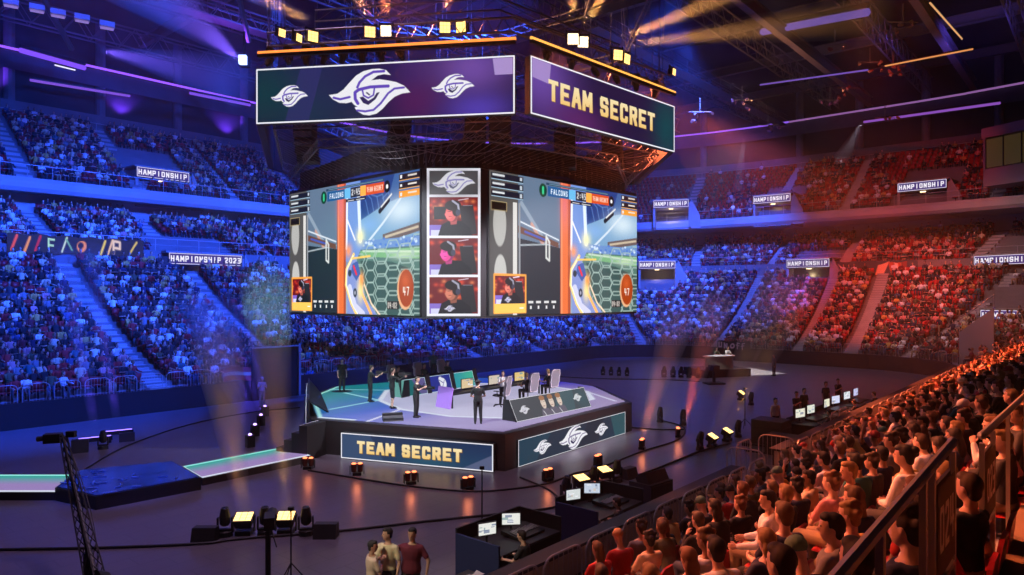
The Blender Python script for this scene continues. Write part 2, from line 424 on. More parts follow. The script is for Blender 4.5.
def remesh(mb, name, vox, sm=2, mats=()):
    me = mb.mesh(name); o = bpy.data.objects.new('tmp', me); COL.objects.link(o)
    r = o.modifiers.new('r', 'REMESH'); r.mode = 'VOXEL'; r.voxel_size = vox
    if sm: s = o.modifiers.new('s', 'SMOOTH'); s.iterations = sm; s.factor = .5
    dg = bpy.context.evaluated_depsgraph_get(); dg.update()
    m2 = bpy.data.meshes.new_from_object(o.evaluated_get(dg)); m2.name = name
    bpy.data.objects.remove(o); bpy.data.meshes.remove(me)
    m2.polygons.foreach_set('use_smooth', [True]*len(m2.polygons))
    return m2
def lerp(a, b, f): return a+(b-a)*f
SKINS = [(.55, .33, .24), (.45, .26, .18), (.62, .40, .30), (.28, .15, .10), (.5, .3, .2)]
HAIRS = [(.02, .012, .008), (.05, .028, .015), (.10, .055, .025), (.22, .13, .05), (.012, .01, .01), (.16, .07, .03)]
def fig_meshes(key, p, sleeve='short', legs='long', hair='short', vox=.016):
    """body, shirt, trousers, shoes, hair meshes for a pose"""
    J = pose_joints(p)
    b = MB(); torso(b, J, -.01); headmesh(b, J)
    b.capsule(J['neck']-J['TM'] @ V(0, 0, .03), J['head']-J['HM'] @ V(0, .02, .06), .056, .05, 10)
    for sd in 'LR':
        b.capsule(J['sh'+sd], J['el'+sd], .046, .038); b.capsule(J['el'+sd], J['wr'+sd], .038, .026)
        b.capsule(J['hp'+sd], J['kn'+sd], .085, .056); b.capsule(J['kn'+sd], J['an'+sd], .056, .036)
        b.capsule(J['an'+sd]-V(0, .02, .04), J['an'+sd]+V(0, .13, -.055), .036, .026)
    me_b = remesh(b, 'body_'+key, vox)
    # hands and eyes are added to the same mesh
    h = MB()
    for sd in 'LR': hand(h, J, sd, p.get('curl', .5))
    nb = len(h.f)
    for sx in (-1, 1): h.ball(J['head']+J['HM'] @ V(sx*.03, .0855, .012), .0085, 6, 4, m=1)
    hm = h.mesh()
    me_b.materials.clear(); me_b.materials.append(None); me_b.materials.append(None)
    import bmesh
    bm = bmesh.new(); bm.from_mesh(me_b); bm.from_mesh(hm); bm.to_mesh(me_b); bm.free(); bpy.data.meshes.remove(hm)
    s = MB(); torso(s, J, .012, -.08, .5, wf=p.get('fat', 1.0))
    for sd in 'LR':
        e, w = J['el'+sd], J['wr'+sd]
        s.capsule(J['neck']-J['TM'] @ V(0, 0, .055), J['sh'+sd], .05, .055, 10)
        if sleeve == 'short': s.capsule(J['sh'+sd], lerp(J['sh'+sd], e, .68), .058, .057, 10)
        else: s.capsule(J['sh'+sd], e, .058, .052, 10); s.capsule(e, lerp(e, w, .93), .056, .04, 10)
    if sleeve == 'hood': s.capsule(J['neck']+J['TM'] @ V(-.05, -.06, -.02), J['neck']+J['TM'] @ V(.05, -.06, -.02), .05, .05)
    me_s = remesh(s, 'shirt_'+key, vox, 2)
    t = MB(); torso(t, J, .014, -.08, .04)
    for sd in 'LR':
        t.capsule(J['hp'+sd], J['kn'+sd], .1, .076, 10)
        if legs == 'long': t.capsule(J['kn'+sd], lerp(J['kn'+sd], J['an'+sd], .94), .076, .055, 10)
    me_t = remesh(t, 'trousers_'+key, vox, 2)
    SHO = []
    for sd in 'LR':
        sh = MB(); a = J['an'+sd]; z = a.z-.085
        sh.rings([(V(a.x, a.y-.075, z+.04), V(.03, 0, 0), V(0, 0, .035)), (V(a.x, a.y-.03, z+.05), V(.042, 0, 0), V(0, 0, .05)), (V(a.x, a.y+.05, z+.045), V(.046, 0, 0), V(0, 0, .045)), (V(a.x, a.y+.13, z+.03), V(.048, 0, 0), V(0, 0, .03)), (V(a.x, a.y+.19, z+.025), V(.03, 0, 0), V(0, 0, .022))], 8)
        me_h = sh.mesh('shoe_'+key); me_h.polygons.foreach_set('use_smooth', [True]*len(me_h.polygons)); SHO.append(me_h)
    hr = MB(); H, M = J['head'], J['HM']
    def E(y, z, r): hr.ball(H+M @ V(0, y, z), r, 12, 8, M)
    if hair in ('short', 'long', 'bun', 'curly'):
        E(-.02, .03, (.086, .098, .098)); E(.035, .082, (.066, .06, .042)); E(-.05, -.04, (.066, .052, .07))
    if hair == 'long':
        E(-.06, -.08, (.09, .055, .12)); E(-.075, -.19, (.085, .045, .12))
    if hair == 'bun': E(-.115, .07, (.045, .045, .045))
    if hair == 'curly':
        rr = random.Random(3)
        for i in range(16): a = rr.uniform(0, 2*PI); e = rr.uniform(-.1, 1.3); hr.ball(H+M @ V(.085*math.cos(a)*math.cos(e), -.02+.09*math.sin(a)*math.cos(e)*(1 if math.sin(a) < 0 else .6), .045+.09*math.sin(e)), .035, 7, 5)
    if hair in ('cap', 'hat'):
        E(-.012, .045, (.088, .104, .082))
        if hair == 'cap': hr.rings([(H+M @ V(0, .06, .05), M @ V(.078, 0, 0), M @ V(0, 0, .008)), (H+M @ V(0, .12, .045), M @ V(.07, 0, 0), M @ V(0, 0, .007)), (H+M @ V(0, .17, .035), M @ V(.04, 0, 0), M @ V(0, 0, .006))], 8)
        else: hr.rings([(H+M @ V(0, -.01, .02), M @ V(.155, 0, 0), M @ V(0, .165, 0)), (H+M @ V(0, -.01, .055), M @ V(.155, 0, 0), M @ V(0, .165, 0))], 16)
    me_r = remesh(hr, 'hair_'+key, .012, 1)
    return dict(body=me_b, shirt=me_s, trousers=me_t, shoe=SHO[0], shoe2=SHO[1], hair=me_r, J=J)
MC = {}
def cmat(kind, col, rough=.8):
    k = kind+'_%02x%02x%02x' % tuple(int(min(1, c)*255) for c in col)
    return mat(k, col, rough)
EYE = mat('eye_dark', (.02, .015, .015), .3)
def setmat(o, m, slot=0):
    o.material_slots[slot].link = 'OBJECT'; o.material_slots[slot].material = m
for_slots = lambda me: me.materials.append(None) if len(me.materials) == 0 else None
def figure(fm, loc, rz, skin, hair, shirt, trous, shoes, label, group=None, scale=1.0, cap=False):
    for k in ('shirt', 'trousers', 'shoe', 'shoe2', 'hair'): for_slots(fm[k])
    o = link('person', fm['body']); o.location = loc; o.rotation_euler = (0, 0, rz); o.scale = (scale,)*3
    setmat(o, cmat('skin', skin, .6)); setmat(o, EYE, 1)
    tag(o, label, 'person', group)
    for k, c in (('shirt', shirt), ('trousers', trous), ('shoe', shoes), ('shoe2', shoes)):
        c_ = link(k.strip('2'), fm[k], o); setmat(c_, cmat('cloth', c, .85))
    c_ = link('cap' if cap else 'hair', fm['hair'], o); setmat(c_, cmat('cloth' if cap else 'hairtone', hair, .75))
    return o
# seated poses; the seat is .45 high and the hips rest on it
SL = dict(legL=((.12, .43, .5), (.12, .42, .09)), legR=((.12, .43, .5), (.12, .42, .09)))
SL2 = dict(legL=((.2, .42, .5), (.22, .3, .09)), legR=((.17, .42, .5), (.15, .45, .09)))
B0 = dict(hz=.56)
SEATED = [
 ('upright', dict(B0, **SL, lean=-.08, armL=((.05, .12, -.25), (-.1, .22, -.06)), armR=((.05, .12, -.25), (-.1, .22, -.06))), 'short', 'short', 'short', 'sitting upright with hands in lap'),
 ('forward', dict(B0, **SL2, lean=.5, hpitch=-.35, armL=((.05, .2, -.2), (-.1, .2, -.02)), armR=((.05, .2, -.2), (-.12, .2, -.02))), 'short', 'long', 'short', 'leaning forward on the knees'),
 ('crossed', dict(B0, **SL, lean=.02, hyaw=.3, armL=((.06, .12, -.24), (-.25, .14, .03)), armR=((.06, .12, -.24), (-.25, .12, .0))), 'short', 'long', 'curly', 'with arms crossed'),
 ('chin', dict(B0, **SL2, lean=.35, hpitch=-.1, hyaw=.2, armL=((.02, .24, -.16), (-.14, .02, .24)), armR=((.05, .2, -.2), (-.22, .1, .0))), 'long', 'long', 'short', 'resting the chin on one hand'),
 ('slouch', dict(B0, **SL, lean=-.22, hpitch=.25, hyaw=-.25, armL=((.14, .02, -.25), (.0, .24, -.05)), armR=((.14, .02, -.25), (-.05, .24, -.05))), 'long', 'long', 'long', 'slouching back'),
 ('phone', dict(B0, **SL, lean=.1, hpitch=.45, armL=((.04, .14, -.24), (-.16, .2, .08)), armR=((.04, .14, -.24), (-.16, .2, .08))), 'short', 'short', 'cap', 'looking down'),
 ('turned', dict(B0, **SL, lean=.0, twist=.45, hyaw=.5, armL=((.1, .08, -.25), (.0, .24, -.05)), armR=((.05, .1, -.25), (-.1, .22, -.04))), 'hood', 'long', 'short', 'turned to a neighbour'),
 ('armup', dict(B0, **SL2, lean=-.05, hyaw=-.3, armL=((.2, .08, .2), (-.05, -.02, .25)), armR=((.05, .12, -.25), (-.1, .22, -.06))), 'short', 'long', 'cap', 'with one hand raised to the head'),
 ('bun', dict(B0, **SL, lean=.15, hyaw=.35, armL=((.05, .12, -.25), (-.15, .2, -.02)), armR=((.05, .12, -.25), (-.15, .2, -.02))), 'long', 'long', 'bun', 'with hair tied up'),
 ('longhair', dict(B0, **SL2, lean=.3, hpitch=-.1, hyaw=.1, armL=((.05, .18, -.22), (-.15, .2, -.02)), armR=((.05, .18, -.22), (-.15, .2, -.02))), 'short', 'long', 'long', 'leaning in to watch'),
]
FM = [(k, fig_meshes(k, p, sl, lg, hr), hr, desc) for k, p, sl, lg, hr, desc in SEATED]
SHIRTS = [('black', (.012, .012, .014), 9), ('charcoal', (.04, .04, .045), 4), ('navy', (.015, .02, .06), 3), ('grey', (.2, .2, .21), 3), ('white', (.72, .72, .74), 5), ('cream', (.6, .48, .3), 3),
          ('red', (.4, .02, .02), 4), ('maroon', (.14, .015, .02), 2), ('mustard', (.55, .33, .08), 2), ('pink', (.6, .25, .25), 1), ('teal', (.02, .12, .13), 1), ('denim blue', (.06, .1, .18), 1), ('olive', (.09, .09, .04), 1)]
SHW = [s for s in SHIRTS for _ in range(s[2])]
TROU = [('black', (.012, .012, .014)), ('blue jeans', (.03, .05, .1)), ('beige', (.3, .22, .13)), ('dark grey', (.05, .05, .055))]
HNAME = ['very dark', 'brown', 'chestnut', 'fair', 'black', 'auburn']
# ---- the spectators nearest the camera, one by one; the rest as one crowd
def visible(w, h=1.1):
    d = w.y
    if d < 2.4: return None
    px = 512+w.x*FPX/d; py = HOR-(w.z+h-CH)*FPX/d
    if px < -25 or px > 1050 or py > 640: return None
    return px, py, d
def occupancy(tn, sg, k, px, py):
    if sg == 'A': return .93
    if tn == 'lower':
        if k == 0: return .55
        return .92 if px < 800 else .74
    if tn == 'middle': return .9 if px < 800 else (.62 if px < 960 else .7)
    if px < 300: return .86
    if px < 690: return .08
    if px < 790: return .13 if py < 190 else .4
    return .55 if px < 890 else (.2 if px < 930 else .45)
cand = []; vis = []
for S in SEATS:
    tn, sg, k, q, w, n, da, s, t = S
    v = visible(w)
    if v is None: continue
    occ = R.random() < occupancy(tn, sg, k, v[0], v[1])
    vis.append((S, v, occ))
near = sorted([x for x in vis if x[0][1] == 'A' and x[2]], key=lambda x: x[1][2])
NEARN = 270
near_p = near[:NEARN]; near_ids = set(id(x) for x in near_p)
ROTN = lambda n: math.atan2(-n.y, -n.x)-PI/2          # faces the rink
used = set()
AISA = TIERS['lower']['ais']['A']
def place_words(k, q, what='seat'):
    g = [a for a in AISA if a < q]; j = len(g)
    i = int((q-(g[-1] if g else -1))/.6)
    blk = 'block %s' % {0: '024', 1: '023', 2: '022'}.get(j, '') if False else ''
    st = ['before the first aisle', 'past the first aisle', 'past the second aisle', 'past the third aisle', 'past the fourth aisle', 'past the fifth aisle', 'past the sixth aisle'][min(j, 6)]
    return ordn(k)+' row up', ordn(i)+' '+what, st
for x in near_p:
    (tn, sg, k, q, w, n, da, s, t), (px, py, d), occ = x
    i = R.choice([0, 0, 1, 1, 2, 2, 3, 4, 4, 5, 5, 6, 6, 8, 9, 9, 0, 1, 2, 1, 0, 2, 4, 6, 9, 1, 7]); key, fm, hr, desc = FM[i]
    cn, cc, _ = R.choice(SHW); tcn, tc = R.choice(TROU); hi = R.randrange(len(HAIRS)); hc = HAIRS[hi]; cap = hr == 'cap'
    if cap:
        capn, hc = R.choice([('black', (.015, .015, .015)), ('green', (.10, .2, .12)), ('tan', (.6, .33, .14)), ('white', (.6, .6, .6)), ('red', (.3, .02, .02)), ('black', (.02, .02, .02))])
        ht = capn+' cap'
    else: ht = HNAME[hi]+' hair'
    r_, s_, a_ = place_words(k, q)
    lab = '%s top, %s, %s, %s %s' % (cn, ht, r_, s_, a_)
    figure(fm, (w.x+R.uniform(-.03, .03), w.y+R.uniform(-.03, .03), w.z+.002), ROTN(n)*.45+(math.atan2(34-w.y, -2-w.x)-PI/2)*.55+R.uniform(-.2, .12), R.choice(SKINS), hc, cc, tc, R.choice([(.02, .02, .02), (.6, .6, .6), (.1, .02, .02)]), lab, 'spectators in the near stand', R.uniform(.95, 1.05), cap)
# near seats
def seat_meshes():
    b = MB(); pts = [(-.23, .0), (-.235, .32), (-.2, .40), (-.12, .44), (.12, .44), (.2, .40), (.235, .32), (.23, .0)]
    vs = [(x, -.2-.12*z*1.0, .42+z) for x, z in pts]+[(x, -.235-.12*z, .42+z) for x, z in pts]; n = len(pts)
    b.add(vs, [tuple(range(n)), tuple(range(n, 2*n))[::-1]]+[(i, n+i, n+(i+1) % n, (i+1) % n) for i in range(n)])
    p = MB(); p.rings([(V(0, -.2, .43), V(.22, 0, 0), V(0, 0, .02)), (V(0, 0, .415), V(.225, 0, 0), V(0, 0, .022)), (V(0, .17, .43), V(.22, 0, 0), V(0, 0, .022)), (V(0, .21, .425), V(.2, 0, 0), V(0, 0, .012))], 8)
    l = MB(); l.box((0, -.08, .2), (.05, .12, .4)).box((0, -.08, .015), (.14, .22, .03))
    return b.mesh('backrest'), p.mesh('seat_pan'), l.mesh('pedestal')
SM = seat_meshes()
for me, m in zip(SM, (REDSEAT, REDSEAT, BLACKM)): me.materials.append(m)
allnear = sorted([x for x in vis if x[0][1] == 'A'], key=lambda x: x[1][2])[:290]
seat_ids = set(id(x) for x in allnear)
for x in allnear:
    (tn, sg, k, q, w, n, da, s, t), (px, py, d), occ = x
    r_, s_, a_ = place_words(k, q, 'place')
    o = empty('stadium_seat', (w.x, w.y, w.z+.001), ROTN(n), 'red plastic seat, %s from the barriers, %s %s' % (r_, s_, a_) + ('' if occ else ', empty'), 'seat', 'red seats in the near stand')
    link('backrest', SM[0], o); link('seat_pan', SM[1], o); link('pedestal', SM[2], o)
# ---- the remaining crowd: one object; the remaining seats: one object
def lowfig(p, n, sleeve, seg=1):
    J = pose_joints(p); mb = MB()       # material index = colour role: 0 skin 1 shirt 2 trousers 3 hair
    pel, TM = J['pel'], J['TM']
    rr = [(-.06, .13, .1), (.04, .175, .12), (.2, .15, .11), (.38, .19, .125), (.47, .14, .09)] if n > 5 else [(-.05, .15, .11), (.36, .2, .12), (.48, .12, .08)]
    mb.rings([(pel+TM @ V(0, 0, z), TM @ V(w, 0, 0), TM @ V(0, d, 0)) for z, w, d in rr], n, 1)
    H, M = J['head'], J['HM']
    hd = [(-.11, .04, .045, .03), (-.05, .062, .078, .012), (.03, .074, .094, 0), (.1, .05, .06, 0)]
    mb.rings([(H+M @ V(0, y, z), M @ V(w, 0, 0), M @ V(0, d, 0)) for z, w, d, y in hd], n, 0)
    mb.rings([(H+M @ V(0, -.05, -.06), M @ V(.06, 0, 0), M @ V(0, .05, 0)), (H+M @ V(0, -.025, .02), M @ V(.086, 0, 0), M @ V(0, .09, 0)), (H+M @ V(0, -.01, .11), M @ V(.06, 0, 0), M @ V(0, .075, 0)), (H+M @ V(0, -.01, .128), M @ V(.03, 0, 0), M @ V(0, .04, 0))], n, 3)
    mb.tube(J['neck']-TM @ V(0, 0, .04), H-M @ V(0, 0, .08), .055, 4, m=0)
    for sd in 'LR':
        mb.tube(J['sh'+sd], J['el'+sd], .065, 4, .055, m=1)
        mb.tube(J['el'+sd], J['wr'+sd]+(J['wr'+sd]-J['el'+sd])*.25, .042, 4, .03, m=1 if sleeve else 0)
        mb.tube(J['hp'+sd], J['kn'+sd], .1, 4, .075, m=2); mb.tube(J['kn'+sd], J['an'+sd]-V(0, 0, .08), .07, 4, .05, m=2)
    return mb
def bulk(name, mbs, places, mt, label, cat):
    """one mesh of many figures; places: (template, x, y, z, rz, scale, palette (roles x 3))"""
    VV, LV, LT, CC = [], [], [], []; off = 0
    T = []
    for mb in mbs:
        v = np.array(mb.v, dtype=np.float32); lt = np.array([len(f) for f in mb.f], dtype=np.int32)
        lv = np.array([i for f in mb.f for i in f], dtype=np.int32); T.append((v, lt, lv, np.array(mb.mi)))
    for (ti, x, y, z, rz, sc, pal) in places:
        v, lt, lv, mi = T[ti]; c, s = math.cos(rz)*sc, math.sin(rz)*sc
        o = np.empty_like(v); o[:, 0] = v[:, 0]*c-v[:, 1]*s+x; o[:, 1] = v[:, 0]*s+v[:, 1]*c+y; o[:, 2] = v[:, 2]*sc+z
        VV.append(o); LV.append(lv+off); LT.append(lt); CC.append(np.asarray(pal, dtype=np.float32)[mi]); off += len(v)
    v = np.concatenate(VV); lv = np.concatenate(LV); lt = np.concatenate(LT); cc = np.concatenate(CC)
    me = bpy.data.meshes.new(name); me.vertices.add(len(v)); me.vertices.foreach_set('co', v.ravel())
    me.loops.add(len(lv)); me.loops.foreach_set('vertex_index', lv)
    me.polygons.add(len(lt)); ls = np.zeros(len(lt), dtype=np.int32); ls[1:] = np.cumsum(lt)[:-1]
    me.polygons.foreach_set('loop_start', ls); me.polygons.foreach_set('loop_total', lt); me.update()
    a = me.attributes.new('Col', 'FLOAT_COLOR', 'FACE'); a.data.foreach_set('color', np.concatenate([cc, np.ones((len(cc), 1), np.float32)], 1).ravel())
    me.materials.append(mt); me.validate()
    return tag(link(name, me), label, cat, None, 'stuff')
LOW_HI = [lowfig(p, 8, sl != 'short') for k, p, sl, lg, hr, d in SEATED]
LOW_LO = [lowfig(p, 5, sl != 'short') for k, p, sl, lg, hr, d in SEATED[:6]]
nh = len(LOW_HI); pl = []; sp = []
for x in vis:
    (tn, sg, k, q, w, n, da, s, t), (px, py, d), occ = x
    rz = ROTN(n)
    if id(x) not in seat_ids: sp.append((0, w.x, w.y, w.z, rz, 1.0, [(.30, .008, .012), (.02, .02, .02)]))
    if occ and id(x) not in near_ids:
        hi = d < 48; ti = R.randrange(nh) if hi else nh+R.randrange(len(LOW_LO))
        pal = [R.choice(SKINS), R.choice(SHW)[1], R.choice(TROU)[1], R.choice(HAIRS)]
        pl.append((ti if ti != 7 else 0, w.x+R.uniform(-.05, .05), w.y+R.uniform(-.05, .05), w.z, rz+R.uniform(-.35, .35), R.uniform(.94, 1.07), pal))
bulk('seated_crowd', LOW_HI+LOW_LO, pl, attr_mat('crowd_clothes'), 'thousands of spectators filling the distant tiers of the bowl', 'crowd')
ls_ = MB(); ls_.box((0, -.25, .64), (.44, .05, .46)).box((0, 0, .42), (.44, .4, .06)); ls_.box((0, -.1, .2), (.06, .12, .4), m=1)
bulk('seat_rows', [ls_], sp, attr_mat('seat_plastic', .45), 'rows of red plastic seats on the distant tiers of the bowl', 'seats')
print('VISIBLE seats', len(vis), 'crowd', len(pl), 'near', len(near_p), 'farthest near', near_p[-1][1][2])
# ---------------------------------------------------------------- led pictures painted on fine grids
GL = {  # strokes on a 4 x 6 grid, y down
 'A': [[(-.2,6),(1.5,0),(2.5,0),(4.2,6)],[(.8,4),(3.2,4)]], 'C': [[(4,1.2),(4,.7),(3.3,0),(.7,0),(0,.7),(0,5.3),(.7,6),(3.3,6),(4,5.3),(4,4.8)]],
 'E': [[(4,0),(0,0),(0,6),(4,6)],[(0,3),(3.2,3)]], 'F': [[(4,0),(0,0),(0,6)],[(0,3),(3.2,3)]], 'H': [[(0,0),(0,6)],[(4,0),(4,6)],[(0,3),(4,3)]],
 'I': [[(2,0),(2,6)]], 'L': [[(0,0),(0,6),(4,6)]], 'M': [[(-.5,6),(-.3,0),(2,4.2),(4.3,0),(4.5,6)]], 'N': [[(0,6),(0,0),(4,6),(4,0)]],
 'O': [[(.7,0),(3.3,0),(4,.7),(4,5.3),(3.3,6),(.7,6),(0,5.3),(0,.7),(.7,0)]], 'P': [[(0,6),(0,0),(3.3,0),(4,.7),(4,2.6),(3.3,3.3),(0,3.3)]],
 'R': [[(0,6),(0,0),(3.3,0),(4,.7),(4,2.4),(3.3,3.1),(0,3.1)],[(2.4,3.1),(4,6)]], 'S': [[(4,1),(3.4,0),(.6,0),(0,.7),(0,2.3),(.7,3),(3.3,3),(4,3.7),(4,5.3),(3.4,6),(.6,6),(0,5)]],
 'T': [[(0,0),(4,0)],[(2,0),(2,6)]], '0': [[(.7,0),(3.3,0),(4,.7),(4,5.3),(3.3,6),(.7,6),(0,5.3),(0,.7),(.7,0)]], '2': [[(0,.8),(.7,0),(3.3,0),(4,.7),(4,2.3),(0,5.2),(0,6),(4,6)]],
 '3': [[(0,0),(4,0),(4,6),(0,6)],[(1,3),(4,3)]], '4': [[(0,0),(0,3.6),(4,3.6)],[(3,0),(3,6)]], '5': [[(4,0),(0,0),(0,2.7),(3.3,2.7),(4,3.4),(4,5.3),(3.3,6),(0,6)]], '7': [[(0,0),(4,0),(1.6,6)]],
 ':': [[(2,1.6),(2,2.2)],[(2,4),(2,4.6)]], 'U': [[(0,0),(0,5.3),(.7,6),(3.3,6),(4,5.3),(4,0)]], ' ': []}
class Cv:
    def __init__(s, w, h, col=(0, 0, 0)):
        s.w, s.h = w, h; s.a = np.zeros((h, w, 3), np.float32); s.a[:] = col
        s.Y, s.X = np.mgrid[0:h, 0:w].astype(np.float32); s.X += .5; s.Y += .5
    def mix(s, m, col):
        m = np.clip(m, 0, 1)[..., None]; s.a = s.a*(1-m)+np.asarray(col, np.float32)*m
    def rect(s, x0, y0, x1, y1, col, al=1): s.mix(((s.X > x0) & (s.X < x1) & (s.Y > y0) & (s.Y < y1))*al, col)
    def poly(s, pts, col, al=1, soft=False):
        acc = np.zeros_like(s.X); n = len(pts)
        for ox, oy in ((-.25, -.25), (.25, .25), (.25, -.25), (-.25, .25)):
            ins = np.zeros(s.X.shape, bool); X, Y = s.X+ox, s.Y+oy
            for i in range(n):
                (x1, y1), (x2, y2) = pts[i], pts[(i+1) % n]
                if y1 == y2: continue
                c = ((y1 > Y) != (y2 > Y)) & (X < (x2-x1)*(Y-y1)/(y2-y1)+x1); ins ^= c
            acc += ins
        s.mix(acc/4*al, col)
    def ell(s, cx, cy, rx, ry, col, al=1, soft=1.0):
        d = np.sqrt(((s.X-cx)/rx)**2+((s.Y-cy)/ry)**2); s.mix(np.clip((1-d)*min(rx, ry)/soft+.5, 0, 1)*al, col)
    def glow(s, cx, cy, rx, ry, col, al=1): s.mix(np.exp(-(((s.X-cx)/rx)**2+((s.Y-cy)/ry)**2))*al, col)
    def stroke(s, pts, w, col, al=1, box=False):
        D = np.full(s.X.shape, 1e9, np.float32)
        for (x1, y1), (x2, y2) in zip(pts[:-1], pts[1:]):
            dx, dy = x2-x1, y2-y1; L = dx*dx+dy*dy
            t = np.clip(((s.X-x1)*dx+(s.Y-y1)*dy)/L, 0, 1) if L > 0 else 0*s.X
            ex, ey = s.X-(x1+t*dx), s.Y-(y1+t*dy)
            D = np.minimum(D, np.maximum(abs(ex), abs(ey)) if box else np.hypot(ex, ey))
        s.mix(np.clip(w/2-D+.5, 0, 1)*al, col)
    def text(s, tx, x, y, h, col, wd=None, sw=None, slant=0.0, al=1, g=None):
        wd = wd or h*.62; sw = sw or h*.2; g = g or wd*1.42; ih = h-sw; iw = wd-sw; ad = -g
        for i, ch in enumerate(tx):
            ad += g*(.3 if ch == ' ' else 1)
            if ch == ' ': ad += g*.3; continue
            if i and tx[i-1] == ' ': pass
            for st in GL.get(ch, []):
                pts = [(x+ad+sw/2+p[0]/4*iw-(p[1]/6-.5)*slant*h, y+sw/2+p[1]/6*ih) for p in st]
                s.stroke(pts, sw, col, al, True)
    def border(s, b, col): s.mix((s.X < b) | (s.X > s.w-b) | (s.Y < b) | (s.Y > s.h-b), col)
    def obj(s, name, parent, o, ux, uy, es, th=None):
        """grid spanning origin o (top corner) with edge vectors ux (across) and uy (down)"""
        o, ux, uy = Vector(o), Vector(ux), Vector(uy); w, h = s.w, s.h
        gx = np.linspace(0, 1, w+1); gy = np.linspace(0, 1, h+1); A, B = np.meshgrid(gx, gy)
        v = np.array(o)[None, None]+A[..., None]*np.array(ux)+B[..., None]*np.array(uy)
        me = bpy.data.meshes.new(name); n = (w+1)*(h+1); me.vertices.add(n); me.vertices.foreach_set('co', v.astype(np.float32).ravel())
        i = np.arange(w)[None, :]+np.arange(h)[:, None]*(w+1); q = np.stack([i, i+w+1, i+w+2, i+1], -1).reshape(-1, 4).astype(np.int32)
        me.loops.add(q.size); me.loops.foreach_set('vertex_index', q.ravel()); me.polygons.add(w*h)
        me.polygons.foreach_set('loop_start', np.arange(w*h, dtype=np.int32)*4); me.polygons.foreach_set('loop_total', np.full(w*h, 4, np.int32)); me.update()
        at = me.attributes.new('Col', 'FLOAT_COLOR', 'FACE'); c = np.concatenate([s.a, np.ones((h, w, 1), np.float32)], -1); at.data.foreach_set('color', c.astype(np.float32).ravel())
        k = 'led_%.2f' % es
        if k not in MATS: MATS[k] = attr_emat(k, es)
        me.materials.append(MATS[k]); me.validate()
        return link(name, me, parent)
LOGO = [(68,300),(110,345),(170,378),(240,385),(290,375),(310,400),(350,425),(318,430),(345,465),(400,500),(460,510),(530,495),(590,450),(640,395),(700,345),(770,318),(850,310),(790,245),(720,210),(640,190),(560,174),(480,180),(540,138),(600,128),(665,140),(620,92),(560,75),(480,75),(400,92),(330,130),(270,190),(210,255),(150,292)]
def logo(cv, cx, cy, w, white=(.9, .9, .95), pur=(.12, .06, .5), dark=(.03, .02, .1), sy=1.0, sh=0.0):
    k = w/782.0
    def T(pts): return [(cx+(x-459)*k+(y-292)*k*sh, cy+(y-292)*k*sy) for x, y in pts]
    cv.poly(T(LOGO), white)
    st = lambda pts, wd, c: cv.stroke(T(pts), max(.8, wd*k), c, min(1, wd*k/1.0))
    cv.poly(T([(365,335),(400,330),(450,372),(500,345),(530,300),(560,295),(520,360),(450,412),(400,390)]), dark)
    st([(345,240),(365,195),(420,140),(500,102),(600,100)], 24, pur)
    st([(325,285),(360,262),(470,242),(640,242)], 30, pur)
    st([(115,328),(180,345),(270,328)], 22, pur)
    st([(322,290),(325,350),(350,392)], 30, pur)
    st([(345,458),(420,470),(500,460),(570,400),(640,310),(700,268),(790,262)], 20, pur)
    st([(395,275),(405,320),(450,345),(500,320),(508,262)], 16, pur)
    st([(435,295),(460,315)], 14, dark)
def flow(cv, seed, cols, base):
    rr = random.Random(seed); cv.a[:] = base
    for c, al in cols:
        cv.glow(rr.uniform(0, cv.w), rr.uniform(0, cv.h), cv.w*rr.uniform(.12, .25), cv.h*rr.uniform(.5, 1.1), c, al)
def gold_text(cv, tx, x, y, h, **kw):
    b = cv.a.copy(); cv.text(tx, x+1.2, y+1.2, h, (.25, .12, .02), **kw); m = cv.a.copy()
    cv.a = m; pre = m.copy(); cv.text(tx, x, y, h, (1, 1, 1), **kw)
    msk = np.clip((cv.a-pre).sum(2)/np.maximum((1-pre).sum(2), 1e-3), 0, 1)[..., None]
    g = np.clip((cv.Y-y)/h, 0, 1)[..., None]; col = np.array([1, .84, .48])*(1-g)+np.array([.95, .62, .2])*g
    cv.a = pre*(1-msk)+col*msk
